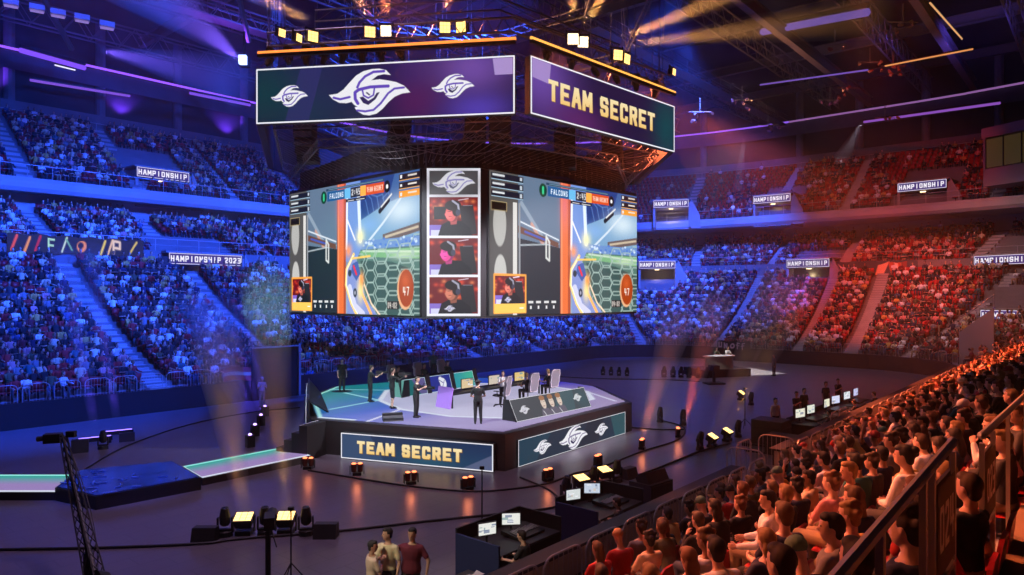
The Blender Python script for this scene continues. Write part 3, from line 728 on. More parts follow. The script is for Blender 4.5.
def player(cv, x0, y0, x1, y1, seed, face=(.75, .28, .22), bg=(.25, .01, .02), pose=0):
    """a person in dark shirt with a headset against a red stage"""
    rr = random.Random(seed); w, h = x1-x0, y1-y0; cv.rect(x0, y0, x1, y1, bg)
    sub = Cv(int(w), int(h), bg)
    for i in range(26): sub.glow(rr.uniform(0, w), rr.uniform(h*.1, h*.6), w*.05, h*.05, (.8, .12, .05) if i % 3 else (.9, .35, .15), .8)
    sub.stroke([(w*.6, h*.08), (w*.8, h*.04)], 1.4, (.9, .8, .9))
    sub.poly([(w*.62, h*.22), (w*.9, h*.2), (w*.98, h*.95), (w*.7, h)], (.05, .045, .055)); sub.stroke([(w*.7, h*.22), (w*.88, h*.22)], 1, (.4, .4, .45))
    sub.rect(0, h*.72, w*.3, h, (.35, .25, .7)); sub.rect(w*.03, h*.86, w*.28, h, (.75, .75, .95))
    sub.poly([(w*.18, h), (w*.25, h*.72), (w*.42, h*.6), (w*.66, h*.62), (w*.84, h*.8), (w*.88, h)], (.025, .025, .035))
    if pose == 0: sub.rect(w*.1, h*.25, w*.34, h*.58, (.02, .02, .03))
    cx = w*(.46 if pose != 1 else .36)
    sub.poly([(cx-w*.05, h*.5), (cx+w*.12, h*.5), (cx+w*.1, h*.7), (cx-w*.02, h*.72)], tuple(c*.7 for c in face))
    sub.ell(cx+w*.02, h*.42, w*.13, h*.22, tuple(c*.45 for c in face)); sub.ell(cx-w*.02, h*.43, w*.11, h*.2, face); sub.ell(cx-w*.12, h*.45, w*.025, h*.04, face); sub.ell(cx-w*.06, h*.46, w*.07, h*.11, tuple(min(1, c*1.3) for c in face))
    sub.ell(cx+w*.03, h*.22, w*.17, h*.14, (.035, .02, .02)); sub.ell(cx+w*.09, h*.34, w*.08, h*.16, (.035, .02, .02)); sub.stroke([(cx+w*.02, h*.1), (cx+w*.13, h*.2), (cx+w*.15, h*.36)], w*.04, (.5, .5, .6)); sub.ell(cx+w*.13, h*.4, w*.05, h*.085, (.1, .1, .16))
    sub.stroke([(cx-w*.08, h*.38), (cx-w*.02, h*.375)], 1, (.05, .02, .02)); sub.stroke([(cx-w*.06, h*.5), (cx-w*.01, h*.5)], 1, (.3, .05, .05))
    if pose == 2: logo(sub, w*.42, h*.86, w*.24, (.8, .8, .85))
    cv.a[int(y0):int(y0)+int(h), int(x0):int(x0)+int(w)] = sub.a
def game(cv):
    """broadcast picture of a rocket car game: 300 wide, 170 high, designed on a 100 x 100 frame"""
    kx, ky = cv.w/100, cv.h/100
    q = lambda pts: [(x*kx, y*ky) for x, y in pts]
    g = cv.Y/cv.h
    for i, (a, b) in enumerate((((.16, .24, .38), (.42, .52, .62)),)): cv.a = (np.array(a)*(1-g[..., None])+np.array(b)*g[..., None]).astype(np.float32)
    cv.poly(q([(16,0),(42,0),(42,78),(16,58)]), (.22, .3, .4)); cv.stroke(q([(18,20),(30,42),(38,66)]), 2*kx, (.5, .58, .66), .6)
    cv.stroke(q([(24,34),(31,48)]), 1.6*kx, (.75, .45, .35), .8)
    cv.poly(q([(16,52),(42,72),(42,90),(16,66)]), (.12, .13, .2)); cv.stroke(q([(16,60),(42,80)]), 1.1*ky, (.75, .78, .8)); cv.stroke(q([(16,52),(42,70)]), .8*ky, (.55, .3, .2)); cv.stroke(q([(20,66),(32,74)]), 3*ky, (.12, .2, .6), .8)
    # panel base is drawn in two halves: sky to the horizon at 50, turf below
    cv.rect(0, 0, cv.w, 0, (0, 0, 0))
    cv.poly(q([(16,45),(42,50),(42,100),(16,100)]), (.035, .055, .075)); cv.stroke(q([(17,50),(41,47)]), 1.2*ky, (.6, .66, .7), .8)
    cv.poly(q([(16,36),(41,46),(41,50),(16,41)]), (.25, .13, .09)); cv.stroke(q([(17,33),(41,44)]), 1.2*ky, (.75, .8, .85)); cv.stroke(q([(20,40),(33,45)]), 1.6*ky, (.1, .2, .7), .8)
    # right side: sky, stands, turf
    cv.poly(q([(46,0),(100,0),(100,52),(46,52)]), (.11, .22, .45))
    cv.poly(q([(56,0),(84,0),(76,34),(58,30)]), (.04, .11, .34)); 
    for i in range(5): cv.stroke(q([(60+4*i, 8+2*i),(64+4*i, 16-i),(66+4*i, 26)]), .6*kx, (.25, .4, .7), .6)
    cv.poly(q([(60,30),(78,20),(100,14),(100,45),(60,48)]), (.3, .48, .66)); cv.glow(88*kx, 26*ky, 12*kx, 10*ky, (.8, .88, .92), .8); cv.glow(66*kx, 34*ky, 8*kx, 6*ky, (.35, .55, .85), .7)
    cv.stroke(q([(66,46),(76,34),(88,18)]), 1.1*kx, (.75, .82, .9), .9); cv.stroke(q([(74,25),(80,18)]), 2*kx, (.05, .05, .08)); cv.stroke(q([(75,22),(82,14)]), .8*kx, (.8, .8, .8))
    cv.poly(q([(76,42),(100,36),(100,42),(76,48)]), (.25, .2, .2)); cv.stroke(q([(78,44),(99,39)]), 1.8*ky, (.7, .62, .5), .9)
    cv.rect(55*kx, 45*ky, cv.w, 52*ky, (.25, .4, .68)); rr = random.Random(4)
    for i in range(40): cv.rect(rr.uniform(56, 99)*kx, 46*ky, 0, 0, (0, 0, 0)); x = rr.uniform(56, 98); y = rr.uniform(45, 51); cv.ell(x*kx, y*ky, .8*kx, .9*ky, rr.choice([(.7, .8, .95), (.15, .3, .7), (.5, .6, .75)]))
    cv.poly(q([(55,52),(100,52),(100,100),(70,100),(55,70)]), (.17, .3, .27)); cv.poly(q([(60,53),(100,53),(100,61),(60,57)]), (.3, .55, .32)); cv.stroke(q([(62,53),(100,56)]), 1.6*ky, (.7, .8, .7), .8); cv.glow(90*kx, 58*ky, 8*kx, 3*ky, (.8, .85, .7), .6)
    cv.poly(q([(60,60),(82,62),(100,70),(100,100),(72,100),(62,80)]), (.08, .15, .15), .8)
    # hexagon netting
    for r in range(7):
        for c in range(6):
            s_ = 3.0+.55*c; hx = 60+c*7.2+c*c*.15; hy = 56+r*9-(c % 2)*4.4+(5-c)*.6
            if hx > 101: continue
            cv.stroke(q([(hx+s_*1.05*math.cos(a*PI/3), hy+s_*1.5*math.sin(a*PI/3)) for a in range(7)]), .55*kx, (.5, .62, .58), .85)
    # glowing centre with goal post, rails and car
    cv.poly(q([(42,0),(49,0),(49,100),(42,100)]), (.55, .15, .05)); cv.stroke(q([(45,0),(45,100)]), 4.5*kx, (.85, .27, .08)); cv.stroke(q([(43,0),(43,100)]), 1*kx, (.95, .5, .3), .7); cv.glow(45*kx, 16*ky, 3*kx, 18*ky, (.8, .3, .35), .8)
    cv.poly(q([(49,0),(60,0),(61,50),(56,62),(49,60)]), (.28, .42, .75)); cv.stroke(q([(50,10),(49.5,50)]), 1.3*kx, (.9, .92, 1)); cv.stroke(q([(58.5,10),(60,45)]), 2.2*kx, (.85, .92, 1), .9); cv.stroke(q([(50,28),(56,44)]), .9*kx, (.9, .9, 1))
    cv.glow(60*kx, 42*ky, 3*kx, 6*ky, (1, .95, .6), .95); cv.glow(51*kx, 52*ky, 2.5*kx, 5*ky, (1, .45, .2), .9)
    cv.poly(q([(50,62),(56,56),(60,72),(64,88),(72,100),(50,100)]), (.35, .42, .72)); cv.stroke(q([(55,55),(49.5,66),(49,78),(53,92),(57,100)]), 1.5*kx, (1, .75, .3)); cv.stroke(q([(54.5,56),(49.8,66),(49.4,78),(53.6,92),(58,100)]), .7*kx, (1, .95, .8))
    cv.stroke(q([(52,80),(56,94),(62,100)]), 3*kx, (.8, .8, .95), .8); cv.stroke(q([(60,72),(61,84),(68,100)]), 1.6*kx, (1, .6, .25)); cv.stroke(q([(63,78),(68,92),(74,100)]), .9*kx, (.9, .75, .6)); cv.stroke(q([(54,58),(67,57)]), 1.6*ky, (1, .7, .2), .9)
    cv.glow(60*kx, 82*ky, 2.4*kx, 9*ky, (1, .85, .45), .95); cv.glow(61*kx, 74*ky, 1.6*kx, 5*ky, (1, .45, .15), .9)
    cv.poly(q([(54,62),(58,60),(60,70),(57,75),(53,68)]), (.12, .2, .5)); cv.stroke(q([(55,64),(57,70)]), 1.2*kx, (.85, .05, .1)); cv.ell(52*kx, 69*ky, 1.3*kx, 2.6*ky, (.06, .08, .12)); cv.ell(56*kx, 84*ky, 1.4*kx, 3.4*ky, (.06, .08, .12)); cv.ell(56*kx, 84*ky, .6*kx, 1.6*ky, (.5, .5, .6))
    # grey column with ovals
    cv.rect(0, 0, 16*kx, 100*ky, (.17, .17, .165)); cv.rect(13*kx, 20*ky, 15.2*kx, 100*ky, (.75, .74, .72)); cv.rect(16.2*kx, 20*ky, 17.2*kx, 92*ky, (.4, .42, .45))
    cv.ell(5.6*kx, 36*ky, 3.6*kx, 16*ky, (.55, .55, .53)); cv.rect(1*kx, 14*ky, 11*kx, 26*ky, (.17, .17, .165)); cv.ell(6*kx, 71*ky, 3.4*kx, 13.5*ky, (.62, .62, .6))
    cv.rect(1*kx, 21*ky, 9.5*kx, 27*ky, (.03, .025, .02)); cv.stroke(q([(1,21),(9.5,21),(9.5,27),(1,27),(1,21)]), .8, (.6, .5, .3))
    cv.stroke(q([(33,58),(33,42),(35,46),(35,60),(33,58)]), 1.0*kx, (.75, .76, .74)); cv.text('TT', 32.2*kx, 46*ky, 4*ky, (.7, .7, .7), wd=1.4*kx)
    # score bug
    for i in range(3):
        y = 1+i*6; cv.rect(1*kx, y*ky, 19*kx, (y+4.6)*ky, (.03, .04, .07)); cv.stroke(q([(2,y+1.6),(8,y+1.6)]), 1.4*ky, (.75, .78, .8)); cv.rect(17*kx, (y+.8)*ky, 18.4*kx, (y+3.4)*ky, (.6, .65, .7)); cv.rect(1*kx, (y+4)*ky, 19*kx, (y+4.6)*ky, (.45, .6, .7))
        cv.rect(87*kx, y*ky, 100*kx, (y+4.6)*ky, (.05, .03, .05) if i < 2 else (.9, .45, .08)); cv.stroke(q([(93,y+1.8),(98,y+1.8)]), 1.2*ky, (.8, .75, .7)); cv.rect(87.6*kx, (y+1)*ky, 89*kx, (y+3.2)*ky, (.8, .8, .8)); cv.rect(87*kx, (y+4.2)*ky, 100*kx, (y+4.7)*ky, (.8, .5, .2))
    cv.rect(33*kx, 1.5*ky, 77*kx, 3.6*ky, (.05, .12, .2)); cv.stroke(q([(35,2.5),(76,2.5)]), .9, (.5, .7, .8), .6)
    cv.ell(31*kx, 8*ky, 2.4*kx, 5*ky, (.01, .12, .08)); cv.stroke(q([(31,6),(31,10)]), 1.2*kx, (.1, .7, .4))
    cv.rect(34*kx, 4*ky, 50*kx, 12*ky, (.03, .2, .42)); cv.text('FALCONS', 36*kx, 6*ky, 4*ky, (.9, .95, 1), wd=1.15*kx, sw=1); cv.rect(48*kx, 4*ky, 52.5*kx, 12*ky, (.25, .6, .85)); cv.rect(52.5*kx, 4*ky, 60*kx, 12*ky, (.04, .05, .09)); cv.text('2:45', 53.4*kx, 5.6*ky, 4.6*ky, (.95, .95, .95), wd=1.2*kx, sw=1.1)
    cv.rect(60*kx, 4*ky, 64*kx, 12*ky, (1, .55, .15)); cv.rect(64*kx, 4*ky, 77*kx, 12*ky, (.75, .16, .04)); cv.text('TEAM SECRET', 64.8*kx, 6.2*ky, 3.4*ky, (1, .85, .75), wd=.78*kx, sw=.8); cv.ell(79*kx, 8*ky, 2*kx, 4.4*ky, (.02, .02, .03)); cv.ell(79*kx, 8*ky, .8*kx, 1.6*ky, (.9, .9, .9))
    cv.rect(49*kx, 12.4*ky, 64*kx, 15*ky, (.04, .04, .08)); cv.stroke(q([(50.5,13.8),(55,13.8)]), .9, (.8, .8, .8)); cv.stroke(q([(57,13.8),(63,13.8)]), .9, (.8, .8, .8))
    # lower third
    player(cv, 3*kx, 72*ky, 20*kx, 92*ky, 5, pose=2); cv.stroke(q([(2.6,71.5),(20.4,71.5),(20.4,98),(2.6,98),(2.6,71.5)]), .9*kx, (.95, .5, .12)); cv.rect(2.6*kx, 92*ky, 20.4*kx, 98*ky, (1, .68, .2)); cv.stroke(q([(17,95),(19,95)]), 1.2, (1, 1, 1))
    for i in range(4): cv.rect((22+4.8*i)*kx, 90*ky, (25+4.8*i)*kx, 91.5*ky, (.75, .75, .75)); cv.rect((23+4.8*i)*kx, 93.5*ky, (24+4.8*i)*kx, 96*ky, (.8, .8, .8))
    cv.ell(91*kx, 82*ky, 5.2*kx, 14*ky, (.85, .55, .35)); cv.ell(91.6*kx, 81*ky, 4.8*kx, 13*ky, (.5, .12, .02)); cv.glow(91*kx, 76*ky, 3*kx, 6*ky, (.7, .2, .06), .9); cv.text('47', 89.6*kx, 80*ky, 6*ky, (.95, .95, .9), wd=1.6*kx, sw=1.2); cv.rect(79*kx, 90*ky, 87*kx, 96*ky, (.05, .04, .04)); cv.text('04:02', 79.5*kx, 91*ky, 4*ky, (.9, .85, .8), wd=.9*kx, sw=.9)
PERIW = (.93, .93, 1.0)
# ---------------------------------------------------------------- the led ring
zr0, zr1 = 12.63, 14.63
RP = [V(-9.32, 25.55, 0), V(.10, 24.05, 0), V(.62, 24.05, 0), V(7.07, 30.55, 0), V(7.1, 39.5, 0), V(-1, 45.5, 0), V(-10, 42.5, 0), V(-12.0, 34.5, 0)]
ring_o = empty('led_ring', (-2.6, 34.5, zr0), 0, 'ring of led banners hung high over the stage with eye logos and gold lettering', 'led ring')
def child_of(o, p):          # keep world placement: parents here have only translation/rotation
    bpy.context.view_layer.update() if False else None
    o.parent = p; M = Matrix.Translation(p.location) @ p.rotation_euler.to_matrix().to_4x4(); o.matrix_parent_inverse = M.inverted(); return o
def led(cv, name, parent, a, b, z0, z1, es, off=None, lean=None):
    """panel from ground points a (left) to b (right) seen from outside"""
    a = Vector(a); b = Vector(b); d = b-a; n = V(d.y, -d.x, 0).normalized()
    o = V(a.x, a.y, z1)+n*.03; dn = V(0, 0, z0-z1)
    c = child_of(cv.obj(name, None, o, d, dn, es), parent)
    fr = MB(); fr.slab([V(a.x, a.y, z0), V(b.x, b.y, z0), V(b.x, b.y, z1), V(a.x, a.y, z1)], .25)
    child_of(fr.obj('cabinet', BLACK), parent)
    return c
cv = Cv(520, 112); flow(cv, 3, [((.0, .05, .07), .7), ((.05, .02, .18), .6), ((.02, .012, .10), .6)], (.012, .008, .04))
cv.glow(20, 50, 70, 70, (.0, .04, .055), .9); cv.glow(440, 20, 70, 50, (.17, .08, .42), .85); cv.glow(330, 80, 50, 40, (.09, .01, .09), .7); cv.glow(450, 100, 60, 30, (.08, .05, .45), .9)
cv.poly([(95, 0), (140, 0), (110, 112), (60, 112)], (.03, .03, .16), .6); cv.poly([(478, 4), (516, 4), (516, 36), (482, 36)], (.5, .36, .75), .8)
logo(cv, 70, 58, 78); logo(cv, 235, 58, 165); logo(cv, 401, 54, 84); cv.border(3, PERIW)
led(cv, 'banner_screen', ring_o, RP[0], RP[1], zr0, zr1, .95)
cv = Cv(420, 112); flow(cv, 8, [((.05, .02, .14), .6)], (.012, .008, .05)); cv.glow(20, 30, 70, 80, (.15, .07, .4), .95); cv.glow(390, 60, 45, 80, (.0, .06, .08), .95); cv.glow(120, 100, 70, 30, (.12, .02, .14), .7)
cv.poly([(4, 4), (48, 4), (44, 44), (4, 40)], (.5, .36, .75), .7)
gold_text(cv, 'TEAM SECRET', 42, 34, 42, wd=24, sw=8.4, g=29.5)
cv.border(3, PERIW); led(cv, 'banner_screen', ring_o, RP[2], RP[3], zr0, zr1, .95)
dk = Cv(60, 14, (.02, .012, .06))
for i in (3, 4, 5, 6, 7): a, b = RP[i], RP[(i+1) % 8]; led(dk, 'rear_banner_screen', ring_o, a, b, zr0, zr1, .9)
# ---- light rails on top of the ring
def rail_light(a, b, col, es, label):
    o = empty('light_batten', (a+b)/2, 0, label, 'light batten', 'glowing battens above the led ring')
    m = MB(); m.tube(a, b, .06, 6); child_of(m.obj('tube', emat('batten_%.1f%.1f' % (col[1], es), col, es)), o)
    m = MB(); d = (b-a).normalized(); n_ = int((b-a).length/.28)
    m.box((a+b)/2-V(0, 0, .12), ((b-a).length, .14, .12), math.atan2(d.y, d.x)); child_of(m.obj('housing', BLACKM), o)
    return o
rail_light(P(258, 53, 25.5), P(516, 38.5, 24.1), (1, .27, .05), 1.5, 'long orange glowing batten above the eye logo banner')
rail_light(P(531, 37.5, 24.1), P(675, 92.5, 30.6), (1, .42, .08), 1.5, 'amber glowing batten above the gold lettered banner')
# ---------------------------------------------------------------- the video cube
zc0, zc1 = 5.56, 11.43
LA, LB, CA, CB, RA, RB = V(-11.1, 35.0, 0), V(-3.67, 27.96, 0), V(-3.38, 27.8, 0), V(-1.25, 27.8, 0), V(-.93, 28.1, 0), V(6.36, 35.8, 0)
cube = empty('video_cube', (-2.35, 35, zc0), 0, 'four sided hanging video cube with game pictures and a column of portraits', 'video cube')
cv = Cv(300, 170); game(cv); cv.a = (np.clip(cv.a, 0, 1)**1.45*1.05).astype(np.float32)
led(cv, 'game_screen', cube, LA, LB, zc0, zc1, 1.15); led(cv, 'game_screen', cube, RA, RB, zc0, zc1, 1.15)
cv = Cv(104, 292, PERIW); cv.rect(5, 5, 99, 52, (.10, .10, .11)); cv.glow(52, 30, 60, 30, (.17, .17, .18), .8)
logo(cv, 52, 28, 84, (.75, .75, .8), (.35, .33, .6), (.2, .2, .3))
player(cv, 5, 57, 99, 133, 1, (.85, .22, .22), pose=0); player(cv, 5, 138, 99, 210, 2, (.9, .12, .45), pose=1); player(cv, 5, 215, 99, 287, 3, (.6, .25, .17), pose=2); cv.a = (np.clip(cv.a, 0, 1)**1.3).astype(np.float32)
led(cv, 'portrait_screen', cube, CA, CB, zc0, zc1, 1.0)
BK, BL2 = V(-1.2, 42.8, 0), V(-3.5, 42.7, 0)
for a, b in ((RB, BK), (BK, BL2), (BL2, LA)): led(Cv(40, 30, (.05, .1, .2)), 'rear_screen', cube, a, b, zc0, zc1, .8)
m = MB(); m.prism([(p.x, p.y) for p in (LA, LB, CA, CB, RA, RB, BK, BL2)], zc0-.1, zc0-.02); m.prism([(p.x, p.y) for p in (LA, LB, CA, CB, RA, RB, BK, BL2)], zc1+.02, zc1+.15)
child_of(m.obj('frame_deck', BLACK), cube)
m = MB()
for a, b in ((LB, CA), (CB, RA)): m.slab([V(a.x, a.y+.1, zc0), V(b.x, b.y+.1, zc0), V(b.x, b.y+.1, zc1), V(a.x, a.y+.1, zc1)], .1)
child_of(m.obj('corner_cover', BLACK), cube)
# hanging truss and drapes between ring and cube
top = [V(*(p.xy*1.0), zr0-.05) for p in RP]
cubep = [LA, LB, CA, RA, RB, BK, BL2, LA]
sk = empty('hanging_rig', (-2.35, 35, zc1), 0, 'dark tangle of truss, cables and scrim between led ring and video cube', 'rig')
m = MB(); rr = random.Random(5)
outer = [V(-8.9, 26.1, 0), V(.1, 24.9, 0), V(6.5, 31, 0), V(6.5, 39, 0), V(-1, 44, 0), V(-9.4, 41.5, 0), V(-11.3, 34.5, 0)]
inner = [V(-6.0, 29.0, 0), V(-2.2, 27.3, 0), V(2.2, 30.0, 0), V(5.8, 36, 0), V(-1, 43, 0), V(-7, 40.5, 0), V(-10.6, 35.0, 0)]
for lev, (f, z) in enumerate(((0, 12.6), (.45, 12.15), (1, 11.7))):
    pts = [lerp(a, b, f)+V(0, 0, z) for a, b in zip(outer, inner)]
    for p, q in zip(pts, pts[1:]+pts[:1]):
        for dz in (0, .35): m.tube(p+V(0, 0, dz), q+V(0, 0, dz), .035, 4)
        n_ = max(3, int((q-p).length/.5))
        for i in range(n_): m.tube(lerp(p, q, i/n_), lerp(p, q, (i+1)/n_)+V(0, 0, .35), .015, 3); m.tube(lerp(p, q, i/n_)+V(0, 0, .35), lerp(p, q, (i+1)/n_), .012, 3)
for p, q, a, b in zip(outer, outer[1:]+outer[:1], inner, inner[1:]+inner[:1]):
    n_ = int((q-p).length/.45)
    for i in range(n_): m.tube(lerp(p, q, i/n_)+V(0, 0, 12.6), lerp(a, b, i/n_)+V(0, 0, 11.6), .012, 3)
child_of(m.obj('truss', TRUSSM), sk)
m = MB()
for p, q in zip(inner, inner[1:]+inner[:1]):
    n_ = 24; vs = []
    for i in range(n_+1):
        c = lerp(p, q, i/n_); w_ = (q-p).normalized().cross(V(0, 0, 1))*(.12 if i % 2 else 0); vs += [c+w_+V(0, 0, 11.45), c+w_+V(0, 0, 12.45)]
    m.add(vs, [(2*i, 2*i+2, 2*i+3, 2*i+1) for i in range(n_)])
child_of(m.obj('scrim', mat('scrim', (.010, .009, .014), .95)), sk)
m = MB()
for i in range(34):
    p, q = [(outer[0], outer[1]), (outer[1], outer[2]), (inner[0], inner[1]), (inner[1], inner[2])][i % 4]
    a = lerp(p, q, rr.uniform(.02, .7)); b = lerp(p, q, rr.uniform(.3, 1)); z1_, z2_ = rr.uniform(12, 12.7), rr.uniform(11.7, 12.6); pts = [lerp(a, b, k/8)+V(0, 0, lerp(z1_, z2_, k/8)-.5*math.sin(PI*k/8)) for k in range(9)]
    m = MB(); m.path(pts, .014, 3); child_of(m.obj('cable', mat('grey_cable', (.2, .19, .2), .6)), sk)
def line_array(x, y, z, label, rz=0):
    o = empty('line_array', (x, y, z), rz, label, 'loudspeaker', 'speaker hangs inside the led ring')
    for i in range(5):
        m = MB(); m.box((0, .02*i*i, -.17-.34*i), (.9, .5, .31), 0, rx=-.05*i); c = m.obj('speaker_cabinet', BLACK, o)
        g = MB(); g.box((0, .02*i*i-.26, -.17-.34*i), (.8, .03, .26), 0, rx=-.05*i); g.obj('grille', mat('grille', (.05, .05, .055), .5, .5), c)
for i, (px, py, d) in enumerate(((400, 118, 30), (475, 122, 29), (500, 118, 28.5), (565, 140, 30), (612, 142, 33), (305, 135, 31))):
    p = P(px, py, d); line_array(p.x, p.y, p.z+.5, 'black column of stacked speaker boxes hung behind the led ring, %s of six' % ORD[i], rr.uniform(-.5, .5))
# ---------------------------------------------------------------- the stage
ZD = 1.36
deck = [V(-8.15, 28.4, 0), V(-.25, 25.4, 0), V(5.65, 33.0, 0), V(4.7, 38.8, 0), V(2.0, 42.3, 0), V(-4, 43, 0), V(-9.9, 38.6, 0), V(-10.2, 34.5, 0)]
stage = empty('stage', (-2.5, 34, 0), 0, 'raised octagonal stage with glowing deck in the middle of the floor', 'stage')
m = MB(); m.prism([(p.x, p.y) for p in deck], 0, ZD-.01); child_of(m.obj('platform', mat('stage_fascia', (.02, .017, .02), .45)), stage)
def inset(pts, k):
    c = sum(pts, V(0, 0, 0))/len(pts); return [c+(p-c)*k for p in pts]
# painted led floor: local grid 150 x 200 over the bounding box, only cells inside the outline are kept
def led_floor(name, parent, poly, z, fn, es, step=.07, m_=None):
    xs = [p.x for p in poly]; ys = [p.y for p in poly]; nx = int((max(xs)-min(xs))/step); ny = int((max(ys)-min(ys))/step)
    cv = Cv(nx, ny); X = min(xs)+cv.X*step; Y = min(ys)+cv.Y*step; fn(cv, X, Y)
    ins = np.zeros(X.shape, bool); n = len(poly)
    for i in range(n):
        x1, y1, x2, y2 = poly[i].x, poly[i].y, poly[(i+1) % n].x, poly[(i+1) % n].y
        if y1 == y2: continue
        ins ^= ((y1 > Y) != (y2 > Y)) & (X < (x2-x1)*(Y-y1)/(y2-y1)+x1)
    jj, ii = np.nonzero(ins); vid = {}; v = []; f = []; cc = []
    for j, i in zip(jj.tolist(), ii.tolist()):
        q = []
        for a, b in ((i, j), (i+1, j), (i+1, j+1), (i, j+1)):
            k = a*10000+b
            if k not in vid: vid[k] = len(v); v.append((min(xs)+a*step, min(ys)+b*step, z))
            q.append(vid[k])
        f.append(q); cc.append((*cv.a[j, i], 1))
    me = bpy.data.meshes.new(name); me.from_pydata(v, [], f); at = me.attributes.new('Col', 'FLOAT_COLOR', 'FACE'); at.data.foreach_set('color', np.array(cc, np.float32).ravel())
    k = 'led_%.2f' % es
    if k not in MATS: MATS[k] = attr_emat(k, es)
    me.materials.append(MATS[k]); return child_of(link(name, me), parent)
dk_o = inset(deck, .965)
def deck_paint(cv, X, Y):
    st = .07; S = lambda p: ((p[0]-min(q.x for q in dk_o))/st, (p[1]-min(q.y for q in dk_o))/st)
    px = 512+X*FPX/Y      # colours run teal -> blue -> lavender across the deck from its far corner
    u = (X+10)/15; v = (Y-25)/18
    a = np.clip((u*1.0-(v-.5)*.55), 0, 1)[..., None]
    c0, c1, c2 = np.array([.01, .28, .26]), np.array([.02, .08, .62]), np.array([.32, .24, .55])
    cv.a = (np.where(a < .38, c0*(1-a/.38)+c1*a/.38, c1*(1-(a-.38)/.3)+c2*(a-.38)/.3)).astype(np.float32)
    cv.a = np.minimum(cv.a, np.maximum(c2, c1))
    cv.glow(*S((2.5, 41)), 55, 50, (.02, .02, .55), .9)
    ins = [(-6.3, 33.4), (-4.9, 30.8), (-2.5, 29.0), (-.2, 28.6), (3.9, 33.8), (3.9, 36.6), (1.0, 39.6), (-3.5, 40), (-6.6, 37)]
    cv.poly([S(p) for p in ins], (.62, .60, .80), .85); cv.stroke([S(p) for p in ins+ins[:1]], 3.6, (.75, .8, .95))
    for a_, b_ in (((-8.0, 30.8), (-6.4, 33.4)), ((-9.7, 37.3), (-6.6, 37)), ((-8.6, 36), (-6.4, 33.5)), ((4.9, 33.2), (3.9, 36.4)), ((-4.9, 30.8), (-5.8, 27.7))):
        cv.stroke([S(a_), S(b_)], 2.4, (.35, .8, .85) if a_[0] < -5 else (.7, .7, .9))
    n = [S((p.x, p.y)) for p in inset(deck, .95)]; cv.stroke(n[-1:]+n[:1], 2.4, (.4, .85, .85)); cv.stroke([n[6], n[7]], 2.2, (.4, .9, .75))
    cv.stroke([n[0], (n[0][0]*.8+n[1][0]*.2, n[0][1]*.8+n[1][1]*.2)], 3, (.8, .9, 1))
gd = led_floor('glowing_deck', stage, dk_o, ZD+.012, deck_paint, .8)
dm = attr_emat('led_deck', .75); dm.node_tree.nodes['Principled BSDF'].inputs['Base Color'].default_value = (.06, .06, .065, 1); gd.data.materials.clear(); gd.data.materials.append(dm)
# led fascia boards
def fascia(a, b, cv, name): return led(cv, name, stage, a, b, .03, 1.02, .95)
e0 = (deck[1]-deck[0]).normalized(); nA = V(e0.y, -e0.x, 0); e1 = (deck[2]-deck[1]).normalized(); nB = V(e1.y, -e1.x, 0)
cv = Cv(300, 52); flow(cv, 2, [((.02, .06, .14), .8)], (.015, .035, .10)); cv.poly([(0, 0), (60, 0), (90, 52), (0, 52)], (.05, .10, .2), .6); cv.poly([(240, 52), (300, 20), (300, 52)], (.12, .14, .26), .8); cv.glow(180, 40, 60, 20, (.02, .10, .16), .8)
gold_text(cv, 'TEAM SECRET', 34, 14, 25, wd=16.2, sw=6, g=20); cv.border(1.6, PERIW)
fascia(V(-6.62, 27.55, 0)+nA*.16, V(-.62, 25.35, 0)+nA*.14, cv, 'fascia_screen')
cv = Cv(300, 40*1+12); flow(cv, 2, [((.012, .045, .08), .7)], (.016, .03, .055)); cv.poly([(0, 0), (80, 0), (40, 52), (0, 52)], (.015, .06, .1), .7); cv.poly([(180, 0), (230, 0), (210, 52), (150, 52)], (.015, .02, .035), .8); cv.poly([(250, 0), (300, 0), (300, 52), (265, 52)], (.03, .1, .12), .8)
logo(cv, 57, 27, 44, sy=1.15, pur=(.3, .28, .4)); logo(cv, 139, 26, 80, sy=1.1, pur=(.2, .17, .32)); logo(cv, 221, 26, 42, sy=1.15, pur=(.3, .28, .4)); cv.border(1.4, PERIW)
fascia(V(.12, 26.0, 0)+nB*.12, V(5.12, 32.35, 0)+nB*.1, cv, 'fascia_screen')
# ---- desks
def desk_screen(cv, name, parent, a, b, z0, z1, lean, es=.9):
    a = Vector(a); b = Vector(b); d = b-a; n = V(d.y, -d.x, 0).normalized(); o = V(a.x, a.y, z1)-n*lean; dn = V(a.x, a.y, z0)-o
    c = child_of(cv.obj(name, None, o+n*.02, d, dn, es), parent)
    fr = MB(); A, B, C_, D_ = V(a.x, a.y, z0), V(b.x, b.y, z0), V(b.x, b.y, z1)-n*lean, V(a.x, a.y, z1)-n*lean
    fr.slab([A, B, C_, D_], .08)
    for p, q in ((A, D_), (B, C_)): fr.slab([p, q, q-n*.3, V(p.x, p.y, z0)-n*(lean+.35)], .04)
    child_of(fr.obj('casing', BLACK), parent); return c
